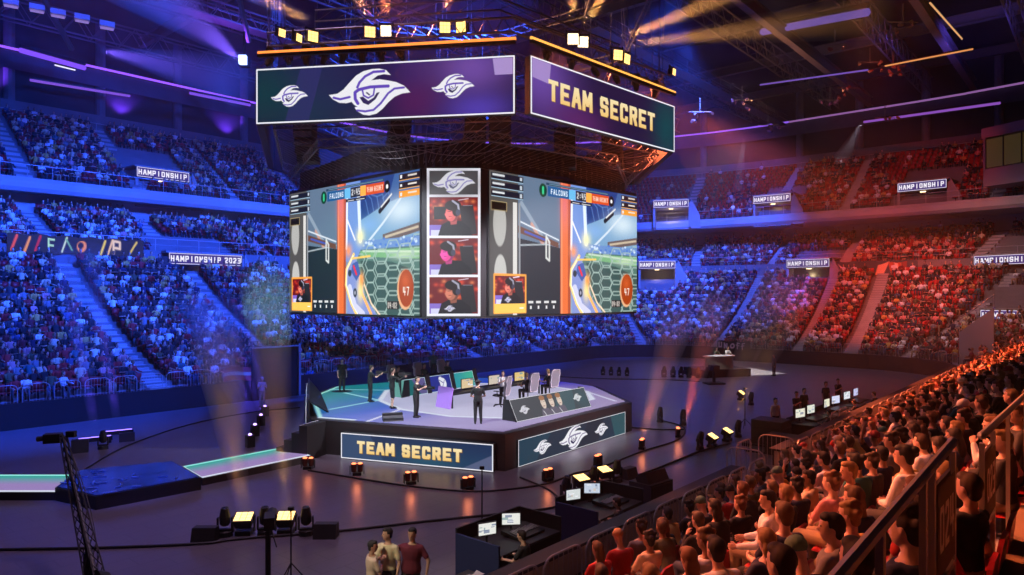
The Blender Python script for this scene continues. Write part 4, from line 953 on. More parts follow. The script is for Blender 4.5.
# caster desk with portraits
dL3 = empty('led_desk', (1.9, 29.3, ZD), 0, 'slanted led desk front with eye logos and three player portraits near the stage corner', 'desk')
cv = Cv(260, 50, (.05, .06, .07)); cv.poly([(150, 0), (215, 0), (200, 50), (130, 50)], (.05, .11, .13), .8); cv.glow(240, 25, 30, 30, (.04, .1, .12), .8)
logo(cv, 34, 27, 34, (.7, .7, .75), (.5, .5, .6)); logo(cv, 222, 22, 34, (.7, .75, .75), (.5, .5, .6))
for i, cx in enumerate((100, 128, 156)):
    cv.poly([(cx-17, 50), (cx-12, 34), (cx, 30), (cx+12, 34), (cx+17, 50)], (.12, .11, .15)); cv.stroke([(cx-8, 38), (cx-3, 48)], 2, (.7, .7, .75)); cv.ell(cx, 20, 8, 13, (.75, .62, .52)); cv.ell(cx, 8, 9, 6, (.35, .16, .07)); cv.stroke([(cx-4, 27), (cx+3, 27)], 1.4, (.3, .1, .08)); cv.stroke([(cx-5, 17), (cx-2, 17)], 1, (.1, .06, .05)); cv.stroke([(cx+2, 17), (cx+5, 17)], 1, (.1, .06, .05))
cv.border(1.2, PERIW)
desk_screen(cv, 'desk_screen', dL3, (.19, 27.6, 0), (3.55, 31.5, 0), ZD+.03, 2.22, .42, .95)
# player desk B (end panel lavender) with monitors facing the camera side
U3 = V(CU, SU, 0); V3 = V(-SU, CU, 0)
def table(name, c, L, D, z, label, top=BLACK):
    o = empty(name, (c[0], c[1], ZD), ANG, label, 'desk')
    m = MB(); m.box((0, 0, z), (L, D, .05)); m.obj('table_top', top, o)
    for sx in (-1, 1):
        for sy in (-1, 1): m = MB(); m.box((sx*(L/2-.1), sy*(D/2-.1), z/2), (.06, .06, z)); m.obj('leg', BLACKM, o)
    return o
dB = table('player_desk', (-.9, 33.6), 6.4, .9, .66, 'long player desk with a lavender end panel in the middle of the stage')
m = MB(); m.slab([V(-3.35, -.5, .02), V(-3.2, .55, .02), V(-3.1, .45, .95), V(-3.25, -.6, .95)], .06); m.obj('end_panel', mat('lavender_panel', (.25, .12, .45), .5, emit=(.30, .15, .55), es=.55), dB)
m = MB(); m.slab([V(3.1, .5, .42), V(-3.2, .5, .42), V(-3.1, .46, .66), V(3.1, .46, .66)], .05); m.obj('fascia_panel', BLACK, dB)
dA = empty('led_desk', (-3.9, 36.4, ZD), 0, 'row of led player desks, the middle bay showing a white emblem', 'desk')
pA0, pA1 = V(-5.35, 34.25, 0), V(-1.95, 38.9, 0)
for i in range(3):
    a = lerp(pA0, pA1, (i+.04)/3); b = lerp(pA0, pA1, (i+.93)/3); cv = Cv(70, 40)
    if i == 0: cv.a[:] = (.01, .13, .14); cv.poly([(30, 0), (70, 0), (70, 40), (50, 40)], (.14, .09, .3), .8)
    elif i == 1:
        cv.a[:] = (.02, .03, .26); cv.ell(44, 22, 10, 14, (.8, .82, .9)); cv.ell(38, 12, 6, 8, (.8, .82, .9)); cv.stroke([(30, 10), (44, 20)], 2, (.02, .03, .3)); cv.stroke([(40, 30), (50, 14)], 1.6, (.1, .1, .4))
    else: cv.a[:] = (.03, .30, .36); cv.glow(60, 10, 30, 20, (.05, .45, .3), .9)
    cv.border(1, (.6, .8, .9)); desk_screen(cv, 'bay_screen', dA, a, b, ZD+.03, 2.2, .25, .95)
cv = Cv(20, 30, (.15, .42, .38)); desk_screen(cv, 'end_screen', dA, (-5.95, 34.6, 0), (-5.4, 34.2, 0), ZD+.03, 2.2, .2, .8)
m = MB(); c = lerp(pA0, pA1, .5)+V3*.75; m.box((c.x, c.y, 2.15), (5.8, .8, .05), math.atan2((pA1-pA0).y, (pA1-pA0).x)); child_of(m.obj('table_top', BLACK), dA)
for f in (.0, .335, .665, 1.0):
    p = lerp(pA0, pA1, f)+V3*-.04; m = MB(); m.slab([V(p.x-.06, p.y-.05, ZD+.02), V(p.x+.1, p.y+.12, ZD+.02), V(p.x-.1, p.y+.3, 2.3), V(p.x-.26, p.y+.13, 2.3)], .06); child_of(m.obj('divider', mat('divider', (.10, .09, .09), .5)), dA)
def monitor(loc, rz, label, w=.6, h=.34, scr=(.9, .9, .85), es=1.0, group='monitors', st=.2):
    o = empty('monitor', loc, rz, label, 'monitor', group)
    m = MB(); m.box((0, 0, .02), (.24, .18, .02)).box((0, .02, st/2+.02), (.04, .03, st)); m.obj('stand', BLACKM, o)
    m = MB(); m.box((0, 0, st+h/2), (w, .04, h)); m.obj('housing', BLACK, o)
    cv = Cv(24, 14, scr); rr = random.Random(sum(map(ord, label)))
    for i in range(7): x = rr.uniform(0, 20); y = rr.uniform(0, 11); cv.rect(x, y, x+rr.uniform(2, 9), y+rr.uniform(1, 4), rr.choice([(.5, .55, .65), (.15, .2, .35), (.9, .9, .95), (.7, .6, .5), (.25, .4, .4)]), .8)
    c = cv.obj('screen', o, V(-w/2+.02, -.022, st+h-.02), V(w-.04, 0, 0), V(0, 0, -h+.04), es)
    return o
ROTV = ANG   # local -y faces the camera side when rz = ANG
for i, f in enumerate((-1.75, 0.1, 2.0)):
    p = V(-.9, 33.6, 0)+U3*f+V3*.05
    monitor((p.x, p.y, ZD+.69), ROTV+.02, ['cream lit monitor beside the lavender desk end', 'cream lit monitor in the middle of the player desk', 'amber lit monitor at the far end of the player desk'][i], .8, .45, [(.8, .62, .36), (.7, .6, .5), (.85, .62, .25)][i], .9, 'player monitors', .05)
# ---- chairs
def gaming_chair():
    o = empty('gaming_chair', (0, 0, 0), 0, 'chair', 'chair', 'player chairs')
    m = MB(); m.rings([(V(0, -.24, .5), V(.24, 0, 0), V(0, 0, .05)), (V(0, .0, .48), V(.26, 0, 0), V(0, 0, .06)), (V(0, .26, .5), V(.24, 0, 0), V(0, 0, .05))], 10); m.obj('seat', mat('chair_leather', (.10, .09, .1), .5), o)
    m = MB(); pts = [(-.2, 0), (-.27, .25), (-.24, .5), (-.29, .62), (-.2, .86), (.2, .86), (.29, .62), (.24, .5), (.27, .25), (.2, 0)]
    vs = [(x, -.26-.15*z, .52+z) for x, z in pts]+[(x*.96, -.37-.15*z, .52+z) for x, z in pts]; n = 10
    m.add(vs, [tuple(range(n)), tuple(range(n, 2*n))[::-1]]+[(i, n+i, n+(i+1) % n, (i+1) % n) for i in range(n)]); bk = m.obj('backrest', mat('chair_shell', (.3, .27, .3), .5), o)
    m = MB(); m.path([(x*1.01, -.38-.15*z, .52+z) for x, z in pts+pts[:1]], .02, 4); m.obj('piping', mat('chair_piping', (.75, .65, .7), .5), bk)
    m = MB(); m.tube((0, 0, .08), (0, 0, .45), .03, 6)
    for i in range(5): a = 2*PI*i/5; m.tube((0, 0, .1), (.3*math.cos(a), .3*math.sin(a), .06), .025, 4); m.ball((.3*math.cos(a), .3*math.sin(a), .035), .035, 6, 4)
    m.obj('base', BLACKM, o)
    for sx in (-1, 1): m = MB(); m.tube((sx*.28, 0, .5), (sx*.3, 0, .7), .02, 4).box((sx*.3, .03, .72), (.08, .26, .03)); m.obj('armrest', BLACK, o)
    return o
ch0 = gaming_chair(); first = True
FACEB = ANG          # local +y -> V3 : faces the far desk
chs = [(-.55, 31.6, FACEB+.3, 'grey gaming chair with piping beside the lavender end panel'), (.75, 33.0, FACEB-.1, 'grey gaming chair with pale piping right behind the portrait desk'), (1.85, 34.6, FACEB-.2, 'grey gaming chair with pale piping under the amber monitor')]
for i, (x, y, rz, lab) in enumerate(chs):
    o = ch0 if i == 0 else copy_tree(ch0); o.location = (x, y, ZD+.012); o.rotation_euler = (0, 0, rz); o['label'] = lab.replace('right ', '')
for i, f in enumerate((.18, .52, .85)):
    p = lerp(pA0, pA1, f)+V3*1.6; o = copy_tree(ch0); o.location = (p.x, p.y, ZD+.012); o.rotation_euler = (0, 0, FACEB+PI)
    o['label'] = 'gaming chair behind the %s bay of the led player desks' % ('teal', 'white emblem', 'turquoise')[i]
# ---- people on the stage
DSIT = dict(hz=.56, lean=.12, hpitch=.1, **SL, armL=((.05, .18, -.22), (-.05, .24, .02)), armR=((.05, .18, -.22), (-.05, .24, .02)))
STD = dict(legL=((.1, .02, .5), (.11, -.02, .09)), legR=((.1, .03, .5), (.12, .0, .09)))
FS = {'sit': fig_meshes('desk', DSIT, 'short', 'long', 'short'),
 'stand': fig_meshes('standing', dict(STD, armL=((.06, .0, -.28), (.0, .06, -.25)), armR=((.06, .0, -.28), (.0, .06, -.25))), 'short', 'long', 'short'),
 'hat': fig_meshes('hat', dict(STD, hpitch=.1, armL=((.1, .04, -.26), (-.08, .2, -.05)), armR=((.1, .04, -.26), (-.08, .2, -.05))), 'short', 'long', 'hat'),
 'cam': fig_meshes('camera', dict(STD, lean=.08, armL=((.1, .2, -.16), (-.08, .2, .12)), armR=((.1, .2, -.14), (-.06, .2, .12))), 'short', 'long', 'short'),
 'camshort': fig_meshes('camera_shorts', dict(STD, lean=.05, armL=((.08, .24, -.08), (-.05, .22, .1)), armR=((.08, .24, -.08), (-.04, .22, .1))), 'long', 'short', 'short'),
 'phone': fig_meshes('phone', dict(STD, hpitch=.3, armL=((.06, .1, -.26), (-.1, .2, .1)), armR=((.06, .1, -.26), (-.1, .2, .1))), 'short', 'long', 'cap'),
 'wide': fig_meshes('wide', dict(STD, fat=1.18, side=-.05, hyaw=-.1, armL=((.16, .0, -.24), (-.02, .04, -.26)), armR=((.26, -.04, -.16), (.1, .12, -.22))), 'short', 'long', 'short'),
 'talk': fig_meshes('talk', dict(STD, hyaw=-.6, armL=((.08, .0, -.28), (-.02, .08, -.25)), armR=((.06, .1, -.26), (-.2, .1, .12))), 'short', 'long', 'short')}
def facing(dx, dy): return math.atan2(dy, dx)-PI/2
K = (.012, .012, .014)
def stand(kind, px, py, face, label, z=ZD+.013, shirt=K, trou=K, hair=(.03, .02, .015), skin=SKINS[0], cap=False, scale=1.0, shoes=K):
    p = F(px, py, z); return figure(FS[kind], p, facing(*face), skin, hair, shirt, trou, shoes, label, None, scale, cap)
fig1 = stand('stand', 342, 391, (.5, -.9), 'person in dark clothes standing on a round black mat at the teal stage edge', scale=.98)
m = MB(); p = F(342, 391.5, ZD); m.rings([(V(0, 0, .0), V(.55, 0, 0), V(0, .45, 0)), (V(0, 0, .012), V(.5, 0, 0), V(0, .4, 0))], 18)
o = m.obj('round_mat', BLACK); o.location = (p.x, p.y, ZD+.0125); tag(o, 'flat round black mat on the teal part of the stage', 'mat'); fig1.location.z += .014
stand('cam', 370, 402, (1, .4), 'camera operator in black holding a camera with a long lens on the blue deck')
stand('camshort', 392, 408.5, (1, .3), 'camera operator in a dark long shirt and shorts with bare calves on the deck', scale=1.04)
stand('cam', 416, 417.5, (.9, -.3), 'camera operator in black bending over a handheld rig near the front edge', scale=.98)
stand('hat', 478, 424, (-.1, 1), 'person in black with a brimmed hat seen from behind at the stage front', cap=True, hair=K)
stand('talk', 503, 405, (.1, -1), 'person with headset and white shirt under a black vest among the player chairs', shirt=(.75, .75, .75), trou=(.05, .05, .06), scale=.9)
for px, py, dz, fc, lb in ((370, 402, 1.38, (1, .4), 'black video camera held by the operator on the blue deck'), (392, 408.5, 1.52, (1, .3), 'black video camera held by the operator in shorts'), (416, 417.5, 1.25, (.9, -.3), 'black handheld rig held by the operator at the front edge')):
    f = Vector((*fc, 0)).normalized()*.42; p = F(px, py, ZD)+f; q = V(p.x, p.y, 0); o = empty('video_camera', (q.x, q.y, ZD+dz), facing(*fc), lb, 'camera')
    m = MB(); m.box((0, 0, 0), (.14, .3, .16)); m.obj('camera_body', BLACK, o); m = MB(); m.tube((0, .15, 0), (0, .42, 0), .05, 8, .065); m.obj('lens', BLACKM, o)
    m = MB(); m.path([(0, -.1, .08), (0, -.08, .16), (0, .08, .16), (0, .1, .08)], .012, 4); m.obj('handle', BLACKM, o)
stn = [(.18, 'teal'), (.52, 'white emblem'), (.85, 'turquoise')]
for i, (f, nm) in enumerate(stn):
    p = lerp(pA0, pA1, f)+V3*1.58; figure(FS['sit'], (p.x, p.y, ZD+.02), FACEB+PI, SKINS[i], HAIRS[i], (.05, .08, .07), K, K, 'seated player in dark jersey behind the %s bay of the desks' % nm, 'seated players')
figure(FS['stand'], F(427, 386, ZD)+V(0, 3.2, .013), facing(.3, -1), SKINS[0], HAIRS[0], (.06, .08, .09), K, K, 'person standing behind the led player desks, head above the others', None, 1.0)
for i, (x, y, rz, lab) in enumerate(chs):
    if i == 0: continue
    figure(FS['sit'], (x, y, ZD+.02), rz, SKINS[i], HAIRS[i+1], (.02, .02, .03), K, K, 'seated player in black jersey %s, back to the camera' % ('beside the standing person in the vest', 'under the amber monitor')[i-1], 'seated players')
# ---- stage wedge, steps, small items
m = MB(); m.slab([F(311, 418, ZD)+V(-.25, 0, 0), F(329, 411, ZD), F(321, 392, ZD), F(309, 392, ZD)+V(0, 0, .35)], .1)
o = empty('stage_wedge', (-8.6, 31, ZD), 0, 'large black slanted panel at the teal corner of the stage', 'panel'); 
m = MB(); a, b = F(312, 419, ZD), F(311.5, 394, ZD); a2, b2 = F(329, 412, ZD+.02), F(321, 393, ZD+.02)
m.slab([a+V(-.1, 0, .75), a2, b2, b+V(-.1, 0, .75)], .06); child_of(m.obj('face_panel', BLACK), o)
m = MB(); m.slab([a+V(-.15, 0, .0), a+V(-.15, 0, .8), b+V(-.15, 0, .8), b+V(-.15, 0, 0)], .05); child_of(m.obj('rear_panel', BLACK), o)
m = MB()
for i in range(4): q = lerp(a, b, i/3)+V(-.25, 0, 0); m.tube(q+V(0, 0, -1.2), q+V(0, 0, .55), .025, 5)
child_of(m.obj('guard_rail', WHITEP), o)
o = empty('stage_steps', (-7.45, 28.1, 0), math.atan2(e0.y, e0.x), 'black steps climbing to the stage from the runway', 'steps')
for i in range(4):
    m = MB(); m.box((-.2-.36*i, -.62, (ZD-.02-.3*i)/2), (.38, 1.2, ZD-.02-.3*i)); m.obj('step', BLACK, o)
    g = MB(); g.box((-.37-.36*i, -.62, ZD-.3*i-.012), (.04, 1.15, .02)); g.obj('edge_strip', mat('grey_strip', (.35, .35, .4), .6), o)
p = F(393, 421, ZD); o = empty('stage_monitor', (p.x, p.y, ZD+.013), .3, 'low black wedge loudspeaker lying on the front edge of the stage', 'loudspeaker')
m = MB(); m.slab([V(-.4, -.2, 0), V(.4, -.2, 0), V(.4, .2, .3), V(-.4, .2, .3)], .03); m.obj('grille', mat('grille', (.05, .05, .055), .5), o); m = MB(); m.prism([(-.4, -.15), (.4, -.15), (.4, .25), (-.4, .25)], 0, .12).box((0, .16, .14), (.8, .18, .28)); m.obj('cabinet', BLACK, o)
# ---- runway and the low black platform
def runway(q, label):
    c = sum(q, V(0, 0, 0))/4; o = empty('runway', (c.x, c.y, 0), 0, label, 'runway', 'glowing runway pieces')
    e = (q[1]-q[0]); n_ = (q[3]-q[0]); cv = Cv(120, 24); g = (cv.Y/24)[..., None]
    cv.a = (np.array([.04, .42, .36])*np.clip(1.3-g*2.2, 0, 1)+np.array([.36, .25, .55])*np.clip(g*2.2-.3, 0, 1)).astype(np.float32); cv.rect(0, 0, 120, 1.6, (.35, .95, .85)); cv.rect(0, 22, 120, 24, (.8, .85, 1)); cv.rect(0, 0, 1, 24, (.7, .85, 1)); cv.rect(119, 0, 120, 24, (.7, .85, 1))
    k = 'led_0.85'
    child_of(cv.obj('glowing_top', None, q[0]+V(0, 0, .005), e, n_, .85), o)
    m = MB(); m.prism([(p.x, p.y) for p in (q[0], q[3], q[2], q[1])], 0, .25); child_of(m.obj('base', BLACK), o)
runway([F(182.6, 466.4, .26), F(287, 446.5, .26), F(287, 446.5, .26)+(F(202.5, 478, .26)-F(182.6, 466.4, .26)), F(202.5, 478, .26)], 'glowing teal and lavender runway between black platform and stage steps')
q0 = F(-60, 474.7, .26); q1 = F(80, 474.7, .26); runway([q0, q1, q1+(F(55, 492, .26)-q1), q0+(F(55, 492, .26)-q1)], 'glowing teal and lavender runway running off past the black platform')
bp = [F(96, 496, .42), F(201, 477, .42), F(173, 461, .42), F(80, 470, .42), F(55, 487, .42)]
o = empty('low_platform', (-12.6, 23, 0), 0, 'low black platform with blue lit top between the two runways', 'platform')
m = MB(); m.prism([(p.x, p.y) for p in bp], 0, .4); child_of(m.obj('base', BLACK), o)
m = MB(); m.prism([(p.x, p.y) for p in inset(bp, .97)], .4, .43); child_of(m.obj('top_panel', mat('blue_gloss_top', (.015, .04, .16), .18, noise=.9, nscale=1.6)), o)
m = MB(); rr = random.Random(9)
for i in range(30): a = rr.random(); b_ = rr.random(); q = lerp(lerp(bp[4], bp[0], a), lerp(bp[3], bp[1], a), b_); m.box((q.x, q.y, .45), (rr.uniform(.1, .5), rr.uniform(.03, .08), .03), rr.uniform(0, 3))
child_of(m.obj('fittings', mat('blue_fitting', (.1, .2, .5), .3)), o)
# ---------------------------------------------------------------- lighting fixtures on the floor
AMB = (1, .50, .12)
def blinder(px, py, rz, label):
    p = F(px, py); o = empty('floor_blinder', p, rz, label, 'stage light', 'small twin lamps in an arc on the floor')
    m = MB(); m.box((0, 0, .05), (.3, .25, .1)).box((-.24, 0, .2), (.02, .14, .3)).box((.24, 0, .2), (.02, .14, .3)); m.obj('yoke', BLACKM, o)
    for sx in (-.11, .11):
        m = MB(); m.rings([(V(sx, .02, .12), V(.09, 0, 0), V(0, .1, 0)), (V(sx, 0, .34), V(.105, 0, 0), V(0, .11, 0)), (V(sx, 0, .4), V(.105, 0, 0), V(0, .11, 0))], 12); c = m.obj('lamp_housing', mat('dull_red_housing', (.12, .02, .012), .5), o)
        m = MB(); m.ball((sx, 0, .405), (.085, .085, .04), 12, 6); m.obj('lens', emat('blinder_glow', (1, .22, .08), 3.5), c)
    point(p+V(0, 0, .62), 9, (1, .25, .1), .1)
bl = [(308, 469), (357, 475), (411, 484), (468, 489.5), (548, 481), (598, 466), (642, 449), (678, 437), (632, 405)]
BLN = ['at the foot of the stage steps', 'below the gold lettered board, closest to the steps', 'below the middle of the gold lettered board', 'below the end of the gold lettered board', 'below the big eye of the logo board', 'beyond the big eye of the logo board', 'off the far end of the logo board', 'beside a dark lamp, beyond the stage corner']
for i, (px, py) in enumerate(bl[:8]): blinder(px, py, .2*i, 'small twin lamp glowing red orange '+BLN[i])
def flood(p, rz, label, tilt=.5, on=True, s=.8, es=3.2):
    o = empty('floor_floodlight', p, rz, label, 'stage light', 'square amber floodlights on the floor')
    M = Matrix.Rotation(tilt, 3, 'X')
    m = MB(); m.box((0, 0, .06), (.5*s, .4*s, .12)).box((-.34*s, 0, .28), (.03, .12, .42)).box((.34*s, 0, .28), (.03, .12, .42)); m.obj('yoke', BLACKM, o)
    m = MB(); c = V(0, 0, .38); vs = [c+M @ V(x*.31*s*k, y*.25*s*k, z) for z, k in ((-.16, .8), (.1, 1)) for x, y in ((-1, -1), (1, -1), (1, 1), (-1, 1))]
    m.add(vs, [(3,2,1,0),(4,5,6,7),(0,1,5,4),(1,2,6,5),(2,3,7,6),(3,0,4,7)]); h = m.obj('lamp_housing', BLACK, o)
    m = MB()
    for i in range(3):
        for j in range(3): m.add([c+M @ V((x+i-1)*.19*s, (y+j-1)*.155*s, .112) for x, y in ((-.46, -.46), (.46, -.46), (.46, .46), (-.46, .46))], [(0, 1, 2, 3)])
    m.obj('lens_panel', emat('flood_amber', (1, .62, .20), es), h)
    return o
def moving_head(p, rz, label, tilt=0.0, group='dark moving head lamps on the floor', s=1.0, hang=False):
    o = empty('moving_head_lamp', p, rz, label, 'stage light', group)
    if hang: o.rotation_euler = (PI, 0, rz)
    o.scale = (s,)*3
    m = MB(); m.rings([(V(0, 0, 0), V(.2, 0, 0), V(0, .17, 0)), (V(0, 0, .12), V(.19, 0, 0), V(0, .16, 0)), (V(0, 0, .15), V(.12, 0, 0), V(0, .12, 0))], 8); m.obj('base', BLACK, o)
    m = MB(); m.box((0, 0, .17), (.36, .12, .05)).box((-.18, 0, .33), (.04, .12, .34)).box((.18, 0, .33), (.04, .12, .34)); m.obj('yoke', BLACK, o)
    M = Matrix.Rotation(tilt, 3, 'X'); c = V(0, 0, .48)
    m = MB(); m.rings([(c+M @ V(0, 0, z), M @ V(r, 0, 0), M @ V(0, r, 0)) for z, r in ((-.2, .09), (-.14, .14), (.05, .145), (.22, .11), (.28, .1))], 10); h = m.obj('lamp_head', BLACK, o)
    m = MB(); m.ball(c+M @ V(0, 0, .275), (.085, .085, .02), 10, 4, M); m.obj('lens', mat('dark_lens', (.03, .03, .04), .08), h)
    return o
def case_box(p, rz, label, sz=(.6, .4, .36), grp=None, cat='loudspeaker', name='floor_monitor'):
    o = empty(name, p, rz, label, cat, grp)
    m = MB(); x, y, z = sz; m.slab([V(-x/2, -y/2, 0), V(x/2, -y/2, 0), V(x/2, -y*.25, z), V(-x/2, -y*.25, z)], .03); m.obj('grille', mat('grille', (.05, .05, .055), .5, .5), o)
    m = MB(); m.add([V(-x/2, -y/2+.03, 0), V(x/2, -y/2+.03, 0), V(x/2, y/2, 0), V(-x/2, y/2, 0), V(-x/2, -y*.25+.03, z), V(x/2, -y*.25+.03, z), V(x/2, y*.4, z), V(-x/2, y*.4, z)], [(3,2,1,0),(4,5,6,7),(0,1,5,4),(1,2,6,5),(2,3,7,6),(3,0,4,7)]); m.obj('cabinet', BLACK, o)
    return o
# row in front of the stage
flood(F(244, 534), .1, 'square floodlight glowing amber, first of the pair on the open floor', .35); flood(F(286, 533), .05, 'square floodlight glowing amber, between two dark moving heads on the open floor', .35)
for px, py, lb in ((225, 536, 'dark moving head lamp between a floor box and an amber floodlight'), (265, 535, 'dark moving head lamp between the two amber floodlights'), (306, 535, 'dark moving head lamp past the second amber floodlight')): moving_head(F(px, py), .2, lb, .15)
case_box(F(205, 541), 0, 'small black floor box at the near end of the amber lamp row', grp=None); case_box(F(326, 537), 0, 'small black floor box at the far end of the amber lamp row')
# row by the desks
flood(F(581, 492), .6, 'amber floodlight just behind the twin monitors of the second desk', .3); flood(F(604, 483), .6, 'amber floodlight beside a dark moving head near the black speaker stack', .3)
moving_head(F(566, 500), .6, 'dark moving head lamp behind the second technician desk corner', .3); moving_head(F(593, 489), .6, 'dark moving head lamp between the two small amber floodlights', .3); moving_head(F(617, 482), .6, 'dark moving head lamp by the black floor box near the speaker stack', .1)
case_box(F(629, 478), .8, 'small black floor box beside the black speaker stack')
# right cluster
flood(F(712, 447), .9, 'amber floodlight of the lone pair on the open floor, closer one', .5); flood(F(727, 441), .9, 'amber floodlight of the lone pair on the open floor, farther one', .5)
moving_head(F(700, 450), .9, 'dark moving head lamp next to the lone floodlight pair', .3); moving_head(F(738, 437), .9, 'dark moving head lamp behind the lone floodlight pair', .2)
flood(F(741, 400), .9, 'single amber floodlight on the floor toward the white lit desk', .6, es=2); moving_head(F(751, 405), .9, 'dark moving head lamp beside the single far floodlight', .2)
moving_head(F(660, 422), .9, 'dark lamp standing alone past the stage corner', .1); moving_head(F(683, 425), .9, 'dark lamp just behind the last glowing twin lamp', .1)
moving_head(F(440, 460)+V(0, 0, 0), 0, 'dark lamp', 0) if False else None
for i, px in enumerate((603, 611, 619, 627)): moving_head(F(px, 375+i*.3), .5, 'small dark lamp in the row behind the stage, %s from the stage' % ORD[i], .2, s=.9)
for i, px in enumerate((664, 673, 681, 689, 698, 707)): moving_head(F(px, 377+i*.2), .5, 'dark lamp in the distant row near the white lit desk, %s of six' % ORD[i], .2, s=1.1)
# blue batten lamps at the far side
def batten(p, rz, label, L=1.3):
    o = empty('blue_batten', p, rz, label, 'stage light', 'blue battens on the floor'); m = MB(); m.box((0, 0, .2), (L, .16, .18)); m.box((-L/2+.1, 0, .06), (.1, .25, .12)).box((L/2-.1, 0, .06), (.1, .25, .12)); m.obj('housing', BLACK, o)
    m = MB(); m.box((0, 0, .3), (L*.92, .08, .02)); m.obj('lens_strip', emat('blue_lens', (.25, .15, 1), 4), o)
batten(F(95, 444), .65, 'blue glowing batten on the far floor, nearer of the pair'); batten(F(117, 437), .65, 'blue glowing batten on the far floor, second of the pair')
case_box(F(127, 441), .5, 'dark speaker box beside the pair of blue battens'); case_box(F(80, 452), .5, 'dark box at the end of the blue batten pair', (.6, .5, .5)); moving_head(F(103, 449), .4, 'dark lamp in front of the blue batten pair', .1)
for i, (px, py) in enumerate(((250, 447), (255, 436), (261, 425.5), (265, 416))):
    p = F(px, py); o = empty('violet_pixel_lamp', p, .8, 'small violet lamp near the far doorway, %s from the runway' % ORD[i], 'stage light', 'small violet lamps in a row'); m = MB(); m.box((0, 0, .25), (.3, .3, .5)); m.obj('lamp_housing', BLACK, o); m = MB(); m.ball((0, 0, .53), (.08, .08, .05), 8, 5); m.obj('lens', emat('violet_lens', (.5, .3, 1), 4.5), o)
# cables
def cable(pts, label, r=.035):
    q = [F(x, y) for x, y in pts]; q = [q[0]]+q+[q[-1]]; out = []
    for i in range(1, len(q)-2):
        for k in range(6):
            t = k/6; a, b, c, d = q[i-1], q[i], q[i+1], q[i+2]
            v = .5*((2*b)+(c-a)*t+(2*a-5*b+4*c-d)*t*t+(3*b-a-3*c+d)*t**3); out.append(v)
    out.append(q[-1]); rg = []
    for i, v in enumerate(out):
        d = (out[min(i+1, len(out)-1)]-out[max(i-1, 0)]); d = V(d.x, d.y, 0).normalized() if d.length > 0 else V(1, 0, 0)
        rg.append((V(v.x, v.y, r), V(-d.y, d.x, 0)*r, V(0, 0, r)))
    m = MB(); m.rings(rg, 6); o = m.obj('floor_cable', BLACK, None, True); tag(o, label, 'cable', 'black cables across the floor')
cable([(-10, 551), (100, 549), (200, 545), (240, 540), (340, 532), (430, 522), (545, 510), (560, 503)], 'long black cable through the amber lamp row toward the desks')
cable([(308, 471), (357, 479), (411, 487), (468, 492), (510, 490), (548, 484), (575, 474), (598, 469), (642, 452), (678, 440), (684, 428), (662, 421)], 'black cable linking the small red lamps round the stage', .03)
cable([(520, 478), (548, 490), (560, 500)], 'short black cable from stage corner toward the second desk', .03); cable([(85, 470), (128, 446), (190, 425), (250, 413), (300, 408)], 'black cable curving over the far floor to the blue battens', .03)
cable([(630, 428), (660, 430), (684, 430)], 'short black cable between stage corner and a dark lamp', .03); cable([(627, 480), (660, 468), (700, 452), (730, 444)], 'black cable from the speaker stack to the lone floodlights'); cable([(540, 376), (600, 379), (664, 380), (700, 382)], 'thin black cable on the floor behind the stage', .03)
# stand with thin pole
def pole_stand(p, h, label):
    o = empty('pole_stand', p, 0, label, 'stand', None); m = MB(); m.tube((0, 0, .1), (0, 0, h), .018, 6); m.obj('pole', BLACKM, o)
    for i in range(3): a = 2.1*i; m = MB(); m.tube((0, 0, .45), (.4*math.cos(a), .4*math.sin(a), .02), .014, 5); m.obj('leg', BLACKM, o)
    m = MB(); m.box((0, 0, h), (.12, .08, .08)); m.obj('sensor_head', BLACK, o)
pole_stand(F(482, 541)+V(0, 0, 0), 1.9, 'tall thin black pole stand beside the first technician desk'); pole_stand(F(291, 583), 1.65, 'thin black pole stand in front of the amber floodlights'); pole_stand(F(466, 398), .01, 'x') if False else None
pole_stand(F(745, 428), 1.9, 'thin black pole stand behind the lone floodlight pair')
# ---- camera crane
cb = F(88, 600); o = empty('camera_crane', (cb.x, cb.y, 0), 0, 'tall dark camera crane rising from the open floor in front of the runway', 'camera crane')
m = MB(); m.tube((0, 0, .35), (0, 0, 1.0), .09, 8)
for i in range(3): a = 2.1*i+.4; m.tube((0, 0, .5), (.7*math.cos(a), .7*math.sin(a), .06), .04, 6); m.ball((.7*math.cos(a), .7*math.sin(a), .07), .07, 8, 5)
m.obj('tripod_base', BLACK, o)
tip = P(63, 436, 17.0)-V(cb.x, cb.y, 0); pv = V(0, 0, 1.1); d = (tip-pv).normalized(); back = pv-d*.9
m = MB(); sd_ = d.cross(V(0, 1, 0)).normalized(); up = sd_.cross(d)
for a_, b_ in ((1, 1), (1, -1), (-1, 1), (-1, -1)): m.tube(back+(sd_*a_+up*b_)*.13, tip+(sd_*a_+up*b_)*.05, .022, 4)
for i in range(14):
    f0, f1 = i/14, (i+1)/14; w0, w1 = lerp(.13, .05, f0), lerp(.13, .05, f1)
    for a_ in (1, -1): m.tube(lerp(back, tip, f0)+(sd_*a_+up)*w0, lerp(back, tip, f1)+(sd_*a_-up)*w1, .012, 3); m.tube(lerp(back, tip, f0)+(sd_+up*a_)*w0, lerp(back, tip, f1)+(-sd_+up*a_)*w1, .012, 3)
m.tube(back, tip, .07, 6, .035); m.obj('boom', BLACKM, o)
m = MB(); m.rings([(back+up*z-d*.1, sd_*.28, d*.28) for z in (-.12, .12)], 16); m.obj('counterweight', BLACK, o)
